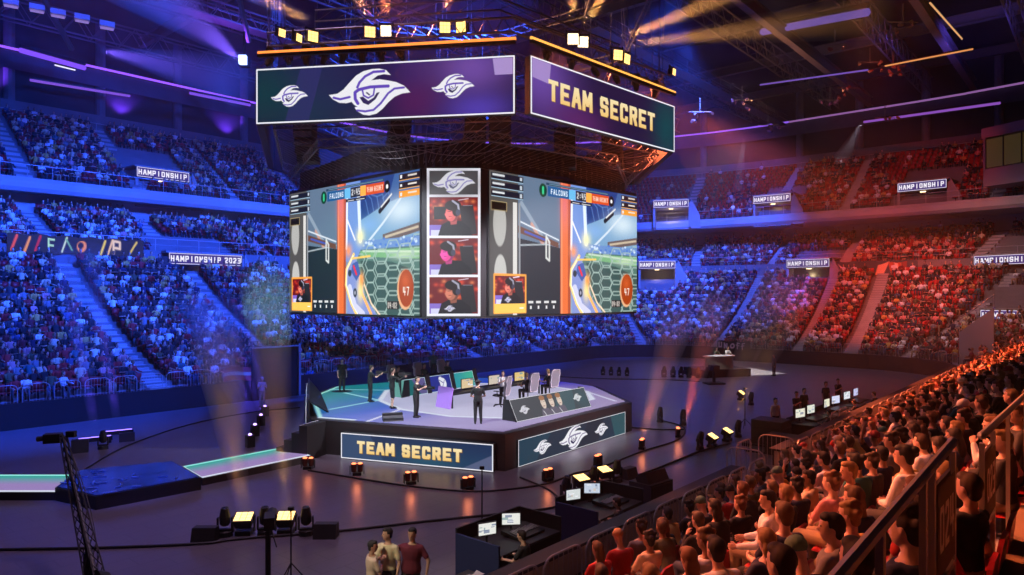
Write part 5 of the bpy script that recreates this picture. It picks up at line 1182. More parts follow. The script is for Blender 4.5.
m = MB(); m.box(tip+V(-.25, 0, -.05), (.35, .25, .22), .3).tube(tip, tip+V(-.25, 0, 0), .03, 6).tube(tip+V(-.42, 0, -.05), tip+V(-.6, -.05, -.07), .06, 8); m.box(tip+V(.2, 0, .05), (.2, .12, .14)); h = m.obj('camera_head', BLACK, o)
m = MB(); m.path([lerp(back, tip, i/8)+V(.25*math.sin(PI*i/8)+.05, 0, -.25*math.sin(PI*i/8)) for i in range(9)], .012, 4); m.obj('cable_loop', BLACK, o)
# tall camera tripod in the row (dark column at 265)
o = empty('camera_tripod', F(268, 592), 0, 'dark camera on a tall pedestal in front of the middle moving head', 'camera')
m = MB(); m.tube((0, 0, .1), (0, 0, 1.35), .06, 8); m.obj('pedestal', BLACK, o); m = MB(); m.rings([(V(0, 0, 0.02), V(.38, 0, 0), V(0, .38, 0)), (V(0, 0, .14), V(.3, 0, 0), V(0, .3, 0))], 12); m.obj('base', BLACK, o)
m = MB(); m.box((0, .1, 1.5), (.22, .5, .26), .3); m.tube((0, .3, 1.5), (-.15, .7, 1.5), .1, 8, .12); m.obj('camera_body', BLACK, o); m = MB(); m.tube((.1, -.1, 1.4), (.35, -.5, 1.15), .015, 5); m.obj('pan_bar', BLACKM, o)
# ---- technician desks on the floor by the wall
NAVY = mat('navy_desk_cloth', (.008, .02, .09), .8)
def tech_desk(c, label, n=2, L=2.2, D=1.3, front=NAVY):
    o = empty('technician_desk', (c.x, c.y, 0), ANG, label, 'desk', None)
    m = MB(); m.box((0, 0, .78), (L, D, .05)); m.obj('desk_top', BLACK, o)
    m = MB(); m.box((-L/2, 0, .52), (.05, D, 1.02)); m.obj('side_panel', front, o)
    m = MB(); m.box((0, D/2, .57), (L, .05, 1.14)); m.obj('rear_panel', BLACK, o); m = MB(); m.box((L/2, 0, .57), (.05, D, 1.14)); m.obj('end_panel', BLACK, o)
    m = MB(); m.box((.35, -.1, .85), (.9, .6, .1), 0, rx=.12); c_ = m.obj('mixing_console', BLACKM, o)
    m = MB()
    for i in range(12): m.box((-.02+.07*i, -.12, .915), (.03, .2+.02*(i % 3), .015), 0, rx=.12)
    m.obj('faders', mat('fader_grey', (.25, .25, .26), .5), c_)
    return o
d1 = tech_desk(V(-.05, 16.2, 0), 'technician desk with dark blue side nearest the three standing men'); d2 = tech_desk(V(2.35, 18.6, 0), 'technician desk with dark blue side beside the black speaker stack')
def mon_at(px, py, d, rz, label, scr=(.85, .86, .8), es=.95, w=.46, zt=.81, h=.3):
    p = P(px, py, d); return monitor((p.x, p.y, zt), rz, label, w, h, scr, es, 'technician monitors')
mon_at(487, 525, 15.7, .45, 'bright monitor on the first desk, end next to the blue panel'); mon_at(511, 519, 16.4, .1, 'bright monitor on the first desk, farther one')
mon_at(573, 492, 18.4, .45, 'bright monitor on the second desk, end next to the blue panel', (.7, .75, .75)); mon_at(592, 487, 19.0, .0, 'bright monitor on the second desk, farther one', (.6, .68, .8))
def sit_at(x, y, rz, label, shirt=K, z=0.15, hair=HAIRS[0], kind='sit', sk=0):
    o = figure(FS[kind], (x, y, z), rz, SKINS[sk], hair, shirt, K, K, label); return o
def stool(x, y, z, rz, label):
    o = empty('operator_chair', (x, y, z), rz, label, 'chair', 'operator chairs'); m = MB(); m.rings([(V(0, 0, .42), V(.22, 0, 0), V(0, .22, 0)), (V(0, 0, .47), V(.22, 0, 0), V(0, .22, 0))], 12); m.obj('seat', BLACK, o)
    m = MB(); m.tube((0, 0, .02), (0, 0, .42), .025, 6).rings([(V(0, 0, 0), V(.2, 0, 0), V(0, .2, 0)), (V(0, 0, .03), V(.18, 0, 0), V(0, .18, 0))], 10); m.obj('base', BLACKM, o); m = MB(); m.slab([V(-.18, -.22, .55), V(.18, -.22, .55), V(.18, -.26, .9), V(-.18, -.26, .9)], .03); m.obj('backrest', BLACK, o); return o
for (x, y, nm) in ((.3, 14.95, 'first'), (2.7, 17.35, 'second')):
    stool(x, y, 0, ANG, 'black operator chair at the %s technician desk' % nm); sit_at(x, y, ANG+.3, 'technician in black seated at the %s desk by the wall, back to the camera' % nm, z=.01)
# speaker stack
sp_ = F(651, 508); o = empty('speaker_stack', (sp_.x, sp_.y, 0), .75, 'black subwoofer with a wedge on top standing by the wall', 'loudspeaker')
m = MB(); m.box((0, 0, .42), (1.1, .8, .84)); m.obj('subwoofer', BLACK, o); m = MB(); m.box((0, -.41, .42), (1.0, .02, .74)); m.obj('grille', mat('grille', (.05, .05, .055), .5, .5), o)
m = MB(); m.slab([V(-.5, -.3, .85), V(.5, -.3, .85), V(.5, -.15, 1.15), V(-.5, -.15, 1.15)], .4); m.obj('wedge_cabinet', BLACK, o)
# three men at the wall
def man(px, head_y, d, kind, face, label, shirt, trou=(.03, .03, .035), sk=0, hair=K, scale=1.0):
    x = (px-512)*d/FPX; return figure(FS[kind], (x, d, .002), facing(*face), SKINS[sk], hair, shirt, trou, K, label, None, scale)
man(372, 543, 13.6, 'talk', (.9, .5), 'man in a cream shirt, shortest of the three standing together by the wall', (.62, .5, .38), sk=1, scale=.94)
man(388, 530, 13.9, 'talk', (-.4, -1), 'man in a pale yellowish shirt standing in the middle of the three', (.62, .57, .36), sk=0, scale=1.03)
man(411, 530, 13.9, 'wide', (-.1, -1), 'broad man in a maroon polo shirt beside the man in pale yellow', (.12, .012, .03), sk=1, scale=1.03)
o = empty('low_table', (.0-1.0, 13.9, 0), ANG, 'small dark table with crumpled sheets behind the wall beside the maroon shirt', 'table'); m = MB(); m.box((0, 0, .7), (1.0, .6, .05)); m.obj('table_top', BLACK, o)
for sx in (-.45, .45):
    for sy in (-.25, .25): m = MB(); m.box((sx, sy, .34), (.05, .05, .68)); m.obj('leg', BLACKM, o)
for i in range(3):
    m = MB(); rr = random.Random(i); vs = []
    for a in range(4):
        for b in range(4): vs.append(V(-.15+.1*a, -.1+.07*b, rr.uniform(0, .05)))
    m.add(vs, [(a*4+b, (a+1)*4+b, (a+1)*4+b+1, a*4+b+1) for a in range(3) for b in range(3)]); c = m.obj('paper_sheet', mat('paper', (.5, .48, .46), .8)); c.location = (-1.0-.15+.22*i, 13.8+.15*i, .74); c.rotation_euler = (0, 0, .5*i); tag(c, 'crumpled pale paper on the small dark table, %s of three' % ORD[i], 'paper', 'crumpled papers')
# ---- control riser by the far part of the wall
o = empty('control_riser', (0, 0, 0), 0, 'low black control platform with desks along the wall', 'platform')
m = MB(); q = [W(28.9, 8.8), W(41.8, 8.8), W(41.8, 11.9), W(28.9, 11.9)]; m.prism([(p.x, p.y) for p in q], 0, .15); m.obj('platform', BLACK, o)
m = MB(); q = [W(28.0, 9.2), W(28.9, 9.2), W(28.9, 11.4), W(28.0, 11.4)]; m.prism([(p.x, p.y) for p in q], 0, .08); m.obj('step', BLACK, o)
for j, (s, t, z0, sz) in enumerate(((29.6, 10.9, .151, (1.1, 1.3, 1.0)), (28.2, 9.9, .081, (.8, 1.2, .75)))):
    p = W(s, t, z0); o = empty('equipment_case', p, ANG, ('large black equipment case at the end of the control platform', 'smaller black equipment case on the step of the control platform')[j], 'case')
    m = MB(); m.box((0, 0, sz[2]/2), sz); m.obj('shell', BLACK, o); m = MB(); m.box((0, 0, sz[2]*.7), (sz[0]+.02, sz[1]+.02, .03)); m.obj('lid_trim', BLACKM, o)
for i, (s, t) in enumerate(((31.9, 9.95), (35.2, 9.95), (38.6, 9.95))):
    p = W(s, t, .151); o = empty('control_desk', p, ANG, 'black control desk on the low platform, %s from the big case' % ORD[i], 'desk', 'control desks')
    m = MB(); m.box((0, 0, .75), (3.1, 1.1, .05)); m.obj('desk_top', BLACK, o); m = MB(); m.box((0, .56, .5), (3.1, .04, 1.0)); m.obj('rear_panel', BLACK, o)
    m = MB(); m.box((.3, -.1, .82), (1.6, .5, .09), 0, rx=.1); m.obj('mixing_console', BLACKM, o)
    for sx in (-1.5, 1.5): m = MB(); m.box((sx, 0, .37), (.05, 1.0, .73)); m.obj('side_panel', BLACK, o)
SCOL = [(.85, .85, .7), (.8, .82, .7), (.85, .85, .65), (.7, .75, 1), (.85, .9, .95), (.6, .6, .9)]
for i, s in enumerate((30.9, 32.3, 34.6, 36.0, 37.9, 39.5)):
    p = W(s, 10.15, .93); monitor(p, ANG-.25+.1*(i % 3), 'small bright monitor on the control desks, %s from the big case' % ORD[i], .72, .4, SCOL[i], .95, 'control monitors')
for i, (s, t, kind, shirt, lb) in enumerate(((30.9, 11.2, 'stand', (.6, .52, .5), 'person in a pale shirt standing beside the big case of the control platform'), (33.6, 11.2, 'talk', K, 'tall person in black standing behind the first control desk'), (35.0, 11.3, 'stand', (.04, .045, .03), 'person in dark olive standing behind the second control desk'), (38.4, 11.3, 'stand', K, 'person in black standing behind the third control desk'), (40.2, 11.2, 'talk', K, 'person in black at the far end of the control platform'))):
    p = W(s, t, .152); figure(FS[kind], p, facing(.4, -1), SKINS[i % 5], HAIRS[i % 2], shirt, K, K, lb)
for i, s in enumerate((31.4, 35.2, 38.8)):
    p = W(s, 9.0, .152); stool(p.x, p.y, p.z, ANG, 'black operator chair at the control platform, %s from the big case' % ORD[i]); sit_at(p.x, p.y, ANG, 'seated operator in black at the control desks, %s from the big case' % ORD[i], z=p.z+.01)
# ---- white lit broadcast desk at the far end
bc = F(719, 376); m = MB(); m.box((0, 0, .3), (4.2, 3.0, .6)); o = m.obj('small_stage', BLACK); o.location = (bc.x, bc.y+.6, .0); o.rotation_euler = (0, 0, .3); tag(o, 'small black platform under the lone broadcast desk', 'platform')
o = empty('broadcast_desk', (bc.x, bc.y, .602), .3, 'small white lit broadcast desk standing alone at the far end of the floor', 'desk')
m = MB(); m.rings([(V(0, 0, z), V(1.3, 0, 0), V(0, .4, 0)) for z in (.0, .95)], 16); m.obj('desk_front', mat('desk_glass', (.3, .36, .33), .3), o); m = MB(); m.rings([(V(0, 0, .95), V(1.45, 0, 0), V(0, .5, 0)), (V(0, 0, 1.02), V(1.45, 0, 0), V(0, .5, 0))], 16); m.obj('desk_top', WHITEP, o)
cc = F(736, 372); m = MB(); m.box((0, 0, .01), (6.0, 5.0, .02)); c = m.obj('white_carpet', mat('white_mat', (.62, .6, .56), .8)); c.location = cc; c.rotation_euler = (0, 0, .3); tag(c, 'pale lit carpet around the broadcast desk', 'carpet')
for i, (dx, sh) in enumerate(((.1, (.1, .16, .1)), (1.1, (.75, .75, .75)))):
    x, y = bc.x+dx, bc.y+1.1+dx*.3; ps_ = stool(x, y, .602, .3+PI, 'chair behind the broadcast desk, %s' % ('under the green shirt', 'under the white shirt')[i]); ps_.scale = (1, 1, 1.6); figure(FS['sit'], (x, y, .61+.27), .3+PI, SKINS[i], HAIRS[i], sh, K, K, 'presenter in a %s shirt seated at the broadcast desk' % ('dark green', 'white')[i])
o = empty('studio_camera', F(714, 384), .2, 'dark studio camera in front of the broadcast desk', 'camera'); m = MB(); m.tube((0, 0, 0), (0, 0, 1.0), .12, 8).box((0, 0, .06), (1.3, 1.0, .12)); m.obj('pedestal', BLACK, o); m = MB(); m.box((0, 0, 1.15), (.5, .8, .4)); m.obj('camera_body', BLACK, o)
figure(FS['stand'], F(774, 376), facing(-1, -.2), SKINS[1], K, (.12, .08, .1), (.1, .06, .08), K, 'person standing alone on the floor past the broadcast desk')
figure(FS['stand'], F(312, 393)+V(-.2, .2, 0), facing(.5, -1), SKINS[0], K, (.03, .12, .35), K, K, 'steward in a blue shirt standing beside the far doorway')
figure(FS['phone'], F(262, 407)+V(0, 0, 0), facing(.5, -1), SKINS[0], (.3, .3, .4), (.4, .35, .5), (.2, .2, .25), K, 'person in pale clothes standing in front of the far doorway', None, 1, True)
# ---- far doorway in the rink wall, the shade inside put in as a near-black slab
m = MB(); sA, sB = 21.9, 25.0
stwall(m, sA, sB, TF-.1, .1, 0, 3.15)
o = m.obj('doorway_dark', mat('doorway_shade', (.004, .004, .005), 1)); tag(o, kind='structure')
m = MB(); stwall(m, sB, sB+.15, TF-.2, .2, 0, 3.3); stwall(m, sA-.1, sB+.15, TF-.2, .2, 3.15, 3.22); tag(m.obj('trim_2', mat('door_steel', (.2, .19, .21), .5)), kind='structure')
# ---------------------------------------------------------------- barriers and rails
def hoop_mesh(w=1.15, h=1.1, r=.24):
    m = MB(); pts = [V(-w/2, 0, 0), V(-w/2, 0, h-r)]+[V(-w/2+r-r*math.cos(a*PI/8), 0, h-r+r*math.sin(a*PI/8)) for a in range(1, 4)]+[V(-w/2+r, 0, h), V(w/2-r, 0, h)]+[V(w/2-r+r*math.sin(a*PI/8), 0, h-r+r*math.cos(a*PI/8)) for a in range(1, 4)]+[V(w/2, 0, h-r), V(w/2, 0, 0)]
    m.path(pts, .022, 6); b = MB()
    n = 8
    for i in range(1, n): x = -w/2+w*i/n; b.tube((x, 0, .12), (x, 0, h-.03-(r-math.sqrt(max(0, r*r-max(0, abs(x)-(w/2-r))**2)))), .008, 4)
    b.tube((-w/2, 0, .12), (w/2, 0, .12), .012, 4)
    return m.mesh('hoop_frame'), b.mesh('bars')
HM_ = hoop_mesh(); [me.materials.append(RAILM) for me in HM_]
def hoop(p, rz, label, grp):
    o = empty('crowd_barrier', p, rz, label, 'barrier', grp); link('hoop_frame', HM_[0], o); link('bars', HM_[1], o)
s = 7.5; i = 0
while s < 52:
    gate = 20.0 < s < 22.8
    if not gate:
        p = W(s, TN-.9, .75); hoop(p, ANG, 'hooped steel barrier in the near front row, %s along the beige wall' % ordn(i), 'hooped barriers of the near stand'); i += 1
    s += 1.28
for j, s in enumerate((20.2, 21.3, 22.7)):
    p = W(s, TN-.1+(.5 if j == 1 else 0), .75); hoop(p, ANG+(PI/2 if j != 1 else 0), 'tall hooped rail at the opening in the beige wall, %s of three' % ORD[j], 'rails at the wall opening')
for j, s in enumerate((30.6, 31.8)):
    p = W(s, TN+.35, .5); hoop(p, ANG, 'hooped rail above the wall next to the control platform, %s of two' % ORD[j], 'rails by the control platform')
i = 0
for sg, qs in (('E', [9.5+1.35*k for k in range(35)]), ('D', [5+9.2*k for k in range(9)]), ('C', [TC0+.6+1.35*k for k in range(10)]), ('B', [-80, -66, -52, -38, -24, -10])):
    for q in qs:
        if sg == 'E' and sA-.5 < q < sB+.5: continue
        pt, n = seg_pt(sg, q, .25, .25); p = W(*pt, 1.0); ang = math.atan2(SU*n[0]+CU*n[1], CU*n[0]-SU*n[1]); hoop(p, ang+PI/2, 'hooped barrier on the far rink wall, %s from the crane side' % ordn(i), 'hooped barriers round the far rink wall'); i += 1
# rails along tier fronts
def rail_run(sg, q0, q1, os_, oe, z, label, h=1.0, glass=False, grp='tier front rails', mt=RAILM):
    n_ = max(2, int(abs(q1-q0)*(1 if sg in 'ACE' else .35)/1.5)); pts = []
    for i in range(n_+1): pt, n = seg_pt(sg, lerp(q0, q1, i/n_), os_, oe); pts.append(W(*pt, z))
    o = empty('tier_railing', pts[0], 0, label, 'railing', grp)
    m = MB(); m.path([p-pts[0]+V(0, 0, h) for p in pts], .03, 5).path([p-pts[0]+V(0, 0, h*.5) for p in pts], .012, 4); m.obj('handrail', mt, o)
    m = MB(); [m.tube(p-pts[0], p-pts[0]+V(0, 0, h), .022, 5) for p in pts]; m.obj('posts', mt, o)
    return o
k = 0
for tn, os_, oe, z, nm in (('middle', 17.55, 13.5, 9.85, 'middle tier'), ('upper', 24.2, 13.65, 15.5, 'upper tier'), ('upper', 35.0, 24.3, zu, 'very top of the upper tier')):
    j = 0
    for sg in 'EDCB':
        ais = sorted(TIERS[tn]['ais'][sg]); lo, hi = sorted(SEGR[sg]); lo = max(lo, 5) if sg == 'E' else lo
        br = [lo]+[a for a in ais if lo < a < hi]+[hi]; br = sorted(br, reverse=sg in 'ED') if sg == 'E' else br
        if sg in 'D': br = sorted(br, reverse=True)
        if sg in 'CB': br = sorted(br, reverse=True)
        if sg == 'E': br = sorted(br)
        for a, b in zip(br[:-1], br[1:]):
            rail_run(sg, a, b, os_, oe, z, 'thin railing at the front of the %s, %s section from the crane side' % (nm, ordn(j)) if 'top' not in nm else 'thin railing along the %s, %s section from the crane side' % (nm, ordn(j))); j += 1
# near aisle railings with the section signs 024 and 023
def sign_rail(s0, s1, num, label, t=.8, zt=5.42, dz=.16):
    pass; zb_ = 4.2
    a = W(s0, t); b = W(s1, t); o = empty('walkway_railing', (b.x, b.y, 0), 0, label, 'railing')
    L = lambda p, z: V(p.x-b.x, p.y-b.y, z)
    d_ = (b-a).normalized()
    m = MB(); m.tube(L(a, zt-dz), L(b, zt), .032, 8); m.ball(L(b, zt), .035, 8, 5); m.obj('handrail', RAILM, o)
    sg = 1 if s1 > s0 else -1
    for s in (s0, s0+(s1-s0)*.25, s0+(s1-s0)*.5, s0+(s1-s0)*.75, s1-.7*sg, s1):
        p = W(s, t); m = MB(); m.box(L(p, (zt+zb_-.5)/2), (.05, .035, zt-zb_+.38), ANG); m.obj('post', RAILM, o)
    p0, p1 = sorted([W(s1-.66*sg, t), W(s1-.06*sg, t)], key=lambda v: v.x); nrm = V(SU, -CU, 0)*.02
    cvn = Cv(60, 55, (.075, .06, .055)); cvn.text(num, 6, 13, 28, (.95, .88, .8), wd=14, sw=4.2, g=17.5)
    pl_ = MB(); pl_.slab([L(p0, zt-.72), L(p1, zt-.72), L(p1, zt-.17), L(p0, zt-.17)], .02); sg_ = pl_.obj('sign_plate', mat('sign_brown', (.075, .06, .055), .5), o)
    c = cvn.obj('sign_number', sg_, L(p0, zt-.17)+nrm*1.2, V(p1.x-p0.x, p1.y-p0.y, 0), V(0, 0, -.55), 0)
    mm = MATS.get('sign_face')
    if not mm: mm = attr_mat('sign_face', .6); MATS['sign_face'] = mm
    c.data.materials.clear(); c.data.materials.append(mm)
    m = MB(); m.tube(L(p0, zt-.78), L(p1, zt-.78), .025, 6); m.obj('rail_bar', RAILM, o)
sign_rail(1.6, 5.45, '024', 'grey steel handrail carrying the 024 sign, closest to the camera'); sign_rail(14.5, 6.85, '023', 'grey steel handrail carrying the 023 sign, beyond the aisle gap', zt=5.25)
# ---------------------------------------------------------------- portals with lit signs
PW = mat('portal_wall', (.28, .265, .25), .8, noise=.08, nscale=1); WARM = emat('warm_lamp', (1, .75, .42), 3.0); GREEN = emat('exit_green', (.5, 1, .6), 2.0)
names = ['above the upper tier doorway on the crane side', 'with the year, behind the far tier', 'just off the edge of the video cube, middle tier', 'above empty upper seats beside the video cube', 'above the upper tier between blue stairs', 'middle tier where blue light turns red', 'above the upper tier among red seats', 'middle tier beside the rising concrete wall', 'lowest, beside the tall concrete side wall']
for i, (tier, p, n, w, txt) in enumerate(PORT):
    rz = math.atan2(n.y, n.x)-PI/2       # local -y looks to the rink
    Mz = Matrix.Translation(p) @ Matrix.Rotation(rz, 4, 'Z'); T = lambda *a: Mz @ V(*a)
    D = 4.2; hb = 3.0 if tier != 'lower' else 3.4; m = MB()
    X = Mz.to_3x3() @ V(1, 0, 0); Y = Mz.to_3x3() @ V(0, 1, 0)
    def bx(c, sz): m.box(T(*c), sz, rz)
    bx((-w/2+.05, D/2, -hb/2+.2), (.25, D, hb)); bx((w/2+.15, D/2, -hb/2+.2), (.3, D, hb)); bx((0, D/2, .55), (w+.3, D, .15)); bx((0, D/2, -.4), (w, D-.4, .12)); bx((0, D, -hb/2), (w, .15, hb))
    # sloping cheek wall
    m.slab([T(w/2+.3, -.1, .6), T(w/2+.3, -.1, -hb), T(w/2+1.4, -.1, -hb), T(w/2+1.3, -.1, -1.4)], .15)
    bx((0, D/2, -hb), (w, D, .1))
    struct('wall_portal', m, PW)
    m = MB(); m.box(T(0, .3, -.55), (.5, .12, .1), rz); c = m.obj('doorway_lamp', WARM); tag(c, 'warm lamp under the lit sign '+names[i], 'lamp', 'doorway lamps')
    point(T(0, 1.4, -1.3), 45, (1, .75, .4), .3)
    W_, H_ = int(w*42), 36; cv = Cv(W_, H_, (.05, .03, .18)); g_ = (W_-10)/(len(txt)-(.7 if ' ' in txt else 0)); cv.text(txt, 5, 8, 20, (.95, .92, 1), wd=g_*.76, sw=3.9, g=g_)
    if len(txt) > 12: pass
    cv.border(2, (.85, .8, 1))
    o = empty('tier_sign', p, rz, 'lit purple and white championship sign '+names[i], 'sign', 'lit championship signs')
    cv.obj('sign_screen', o, V(-w/2, -.16, .45), V(w, 0, 0), V(0, 0, -.85), 1.0); m = MB(); m.box((0, -.06, 0), (w+.1, .18, .95)); m.obj('housing', BLACK, o)
# tall concrete side wall at the corner by the near crowd
m = MB(); m.slab([W(60.2, 8.4, 0), W(60.2, 8.4, 3.66), W(60.2, 6.3, 5.5), W(60.2, 6.3, 0)], .3); struct('wall_side', m, CONCL)
m = MB(); m.tube(W(60.1, 8.4, 4.6), W(60.1, 6.3, 6.45), .04, 6)
for i in range(5): q = W(60.1, 8.4-i*.52, 3.66+i*.46); m.tube(q, q+V(0, 0, .95), .025, 5)
o = m.obj('wall_handrail', RAILM); tag(o, 'sloping handrail on top of the tall concrete side wall', 'railing')
# banners on the middle tier rail
def banner(sg, q0, q1, os_, oe, z, hh, cv, label, name='cloth_banner', glow=None):
    N_ = cv.w; r = []
    for i in range(N_+1): pt, n = seg_pt(sg, lerp(q0, q1, i/N_), os_, oe); r.append(W(*pt, z)+V(0, 0, .06*math.sin(i*.25)))
    h = cv.h; vs = [p+V(0, 0, -hh*j/h) for j in range(h+1) for p in r]
    me = bpy.data.meshes.new(name); me.from_pydata([tuple(v) for v in vs], [], [(j*(N_+1)+i, (j+1)*(N_+1)+i, (j+1)*(N_+1)+i+1, j*(N_+1)+i+1) for j in range(h) for i in range(N_)])
    at = me.attributes.new('Col', 'FLOAT_COLOR', 'FACE'); at.data.foreach_set('color', np.concatenate([cv.a, np.ones((h, N_, 1), np.float32)], -1).astype(np.float32).ravel())
    me.materials.append(attr_mat('banner_cloth', .8) if glow is None else attr_emat('banner_glow', glow)); return tag(link(name, me), label, 'banner')
cv = Cv(140, 16, (.02, .02, .03)); 
for x, c in ((4, (.8, .1, .05)), (16, (.9, .35, .1)), (26, (.5, .03, .05)), (92, (.9, .7, .1)), (100, (.9, .6, .4))): cv.stroke([(x, 14), (x+5, 2)], 2.2, c)
cv.text('F', 38, 2, 12, (.5, .9, .7), wd=7, sw=1.6); cv.stroke([(52, 14), (57, 2)], 1.6, (.7, .9, .8)); cv.stroke([(56, 3), (62, 12)], 1.6, (.2, .5, .4)); cv.ell(72, 8, 5, 5, (.85, .3, .1)); cv.ell(71, 7, 3, 3, (.02, .02, .03)); cv.stroke([(106, 14), (106, 3), (113, 3), (113, 9), (106, 9)], 2.4, (.9, .7, .6)); cv.stroke([(124, 13), (132, 3)], 2, (.8, .6, .1))
banner('E', 13.8, 22.6, 17.3, 13.3, 10.6, 1.3, cv, 'dark banner with letters given a glow of their own hung on the far middle tier rail', glow=.8)  # glow put into the cloth colours, there is no lamp in it
cv = Cv(120, 20, (.06, .08, .09)); cv.poly([(8, 4), (22, 12), (26, 16), (14, 12)], (.7, .6, .5)); cv.poly([(20, 8), (30, 14), (24, 18)], (.7, .2, .05)); cv.poly([(62, 20), (66, 5), (82, 2), (74, 18)], (.75, .5, .3)); cv.poly([(80, 3), (98, 2), (96, 20), (84, 20)], (.5, .12, .05)); cv.poly([(88, 3), (93, 3), (96, 16), (90, 18)], (.8, .6, .45)); cv.poly([(98, 2), (106, 2), (104, 18), (99, 18)], (.25, .06, .04))
banner('C', 22.6, 14.6, 17.3, 13.25, 9.9, 1.45, cv, 'dark cloth banner with orange and white figures on the red lit middle tier')
# faint word on the rink wall and flags
cv = Cv(60, 16, (.01, .01, .012)); cv.text('UN', 2, 3, 10, (.5, .42, .45), wd=7, sw=2.4); cv.ell(28, 9, 4.5, 4.5, (.5, .42, .45)); cv.ell(28, 9, 2, 2, (.01, .01, .012)); cv.stroke([(37, 13), (37, 3), (41, 3)], 2, (.5, .42, .45)); cv.stroke([(46, 13), (46, 3), (50, 3)], 2, (.5, .42, .45)); cv.stroke([(35, 7), (40, 7)], 1.6, (.5, .42, .45)); cv.stroke([(44, 7), (49, 7)], 1.6, (.5, .42, .45))
banner('C', 29.6, 26.3, -.1, -.1, 1.9, .9, cv, 'dark board with pale lower case lettering on the far end of rink wall')
cv = Cv(30, 8, (.4, .02, .02)); cv.rect(0, 3, 30, 5, (.5, .4, .3)); banner('E', 20.2, 23.0, .0, 0, 2.1, .8, cv, 'red and pale flag hung on the barriers near the far doorway')
# ---------------------------------------------------------------- roof steel
def truss(a, b, name, mt, h=1.8, w=1.0, r=.09, seg=None):
    a = Vector(a); b = Vector(b); d = (b-a).normalized(); sd = d.cross(V(0, 0, 1)).normalized()*w/2; up = V(0, 0, h); n = int((b-a).length/(h*1.3)); m = MB()
    for o_ in (sd, -sd): m.tube(a+o_, b+o_, r, 5); m.tube(a+o_+up, b+o_+up, r, 5)
    for i in range(n):
        p, q = lerp(a, b, i/n), lerp(a, b, (i+1)/n); md = lerp(p, q, .5)
        for o_ in (sd, -sd): m.tube(p+o_, md+o_+up, r*.5, 4); m.tube(md+o_+up, q+o_, r*.5, 4)
        m.tube(p+sd, p-sd, r*.4, 3)
    return struct(name, m, mt)
def ibeam(a, b, mt, w=.55, h=.9):
    a = Vector(a); b = Vector(b); m = MB(); d = b-a; c = (a+b)/2; rz = math.atan2(d.y, d.x); ry = -math.atan2(d.z, d.xy.length)
    m.box(c, (d.length, .12, h), rz, ry=ry); m.box(c+V(0, 0, h/2), (d.length, w, .1), rz, ry=ry); m.box(c-V(0, 0, h/2), (d.length, w, .1), rz, ry=ry)
    return struct('beam_roof', m, mt)
for t in (-14, -4, 6, 16, 26, 36, 47, 58, 70): truss(W(-5, t, 29.5), W(92, t, 29.5), 'beam_truss_long', TRUSSM)
for s in (6, 18, 30, 42, 54, 66, 78, 90): ibeam(W(s, -22, 32.4), W(s, 76, 32.4), TRUSSM)
for t in (-9, 1, 11, 21): ibeam(W(40, t, 28.6), W(88, t, 28.6), mat('brown_beam', (.12, .10, .09), .6), .6, 1.0)
for s, t in ((20, 40), (30, 50), (12, 52)): m = MB(); m.tube(W(s, t, 30), W(s+7, t+9, 25.4), .2, 6); struct('beam_strut', m, TRUSSM)
# catwalks with rails
for t, s0, s1 in ((52, 0, 80), (31, 46, 88), (3, 40, 85)):
    m = MB(); stwall(m, s0, s1, t, 1.2, 27.4, 27.5)
    for tt in (t-.6, t+.6):
        for z in (28.0, 28.6): m.tube(W(s0, tt, z), W(s1, tt, z), .03, 4)
        for k in range(int((s1-s0)/2.5)): m.tube(W(s0+2.5*k, tt, 27.5), W(s0+2.5*k, tt, 28.6), .03, 4)
    struct('floor_catwalk', m, TRUSSM)
# rigging above the ring: ring truss, moving heads and flood lamps
lr = empty('lighting_truss', (-2.6, 33, 15.3), 0, 'dark lighting truss running round above the led ring', 'truss'); m = MB()
lp = [V(p.x, p.y, 15.6) for p in inset([V(p.x, p.y, 0) for p in (RP[0], RP[1], RP[3], RP[4], RP[5], RP[6], RP[7])], .96)]
for p, q in zip(lp, lp[1:]+lp[:1]):
    for dz in (0, .5): m.tube(p+V(0, 0, dz), q+V(0, 0, dz), .045, 5)
    n_ = int((q-p).length/.6)
    for i in range(n_): m.tube(lerp(p, q, i/n_), lerp(p, q, (i+.5)/n_)+V(0, 0, .5), .02, 3); m.tube(lerp(p, q, (i+.5)/n_)+V(0, 0, .5), lerp(p, q, (i+1)/n_), .02, 3)
child_of(m.obj('truss', TRUSSM), lr); m = MB(); rr = random.Random(21)
for i in range(40): p, q = rr.choice(list(zip(lp, lp[1:]+lp[:1]))); c = lerp(p, q, rr.random()); m.tube(c+V(0, 0, .5), c+V(rr.uniform(-1, 1), rr.uniform(-1, 1), 14), .018, 3)
child_of(m.obj('chains', TRUSSM), lr)
for lev, k in ((17.2, .8), (19.5, .95), (21.5, .7)):
    m = MB(); pts = [V(p.x, p.y, lev) for p in inset(lp, k)]
    for p, q in zip(pts, pts[1:]+pts[:1]):
        for dz in (0, .45): m.tube(p+V(0, 0, dz), q+V(0, 0, dz), .04, 4)
        n_ = int((q-p).length/.8)
        for i in range(n_): m.tube(lerp(p, q, i/n_), lerp(p, q, (i+1)/n_)+V(0, 0, .45), .02, 3)
    child_of(m.obj('upper_truss', TRUSSM), lr)
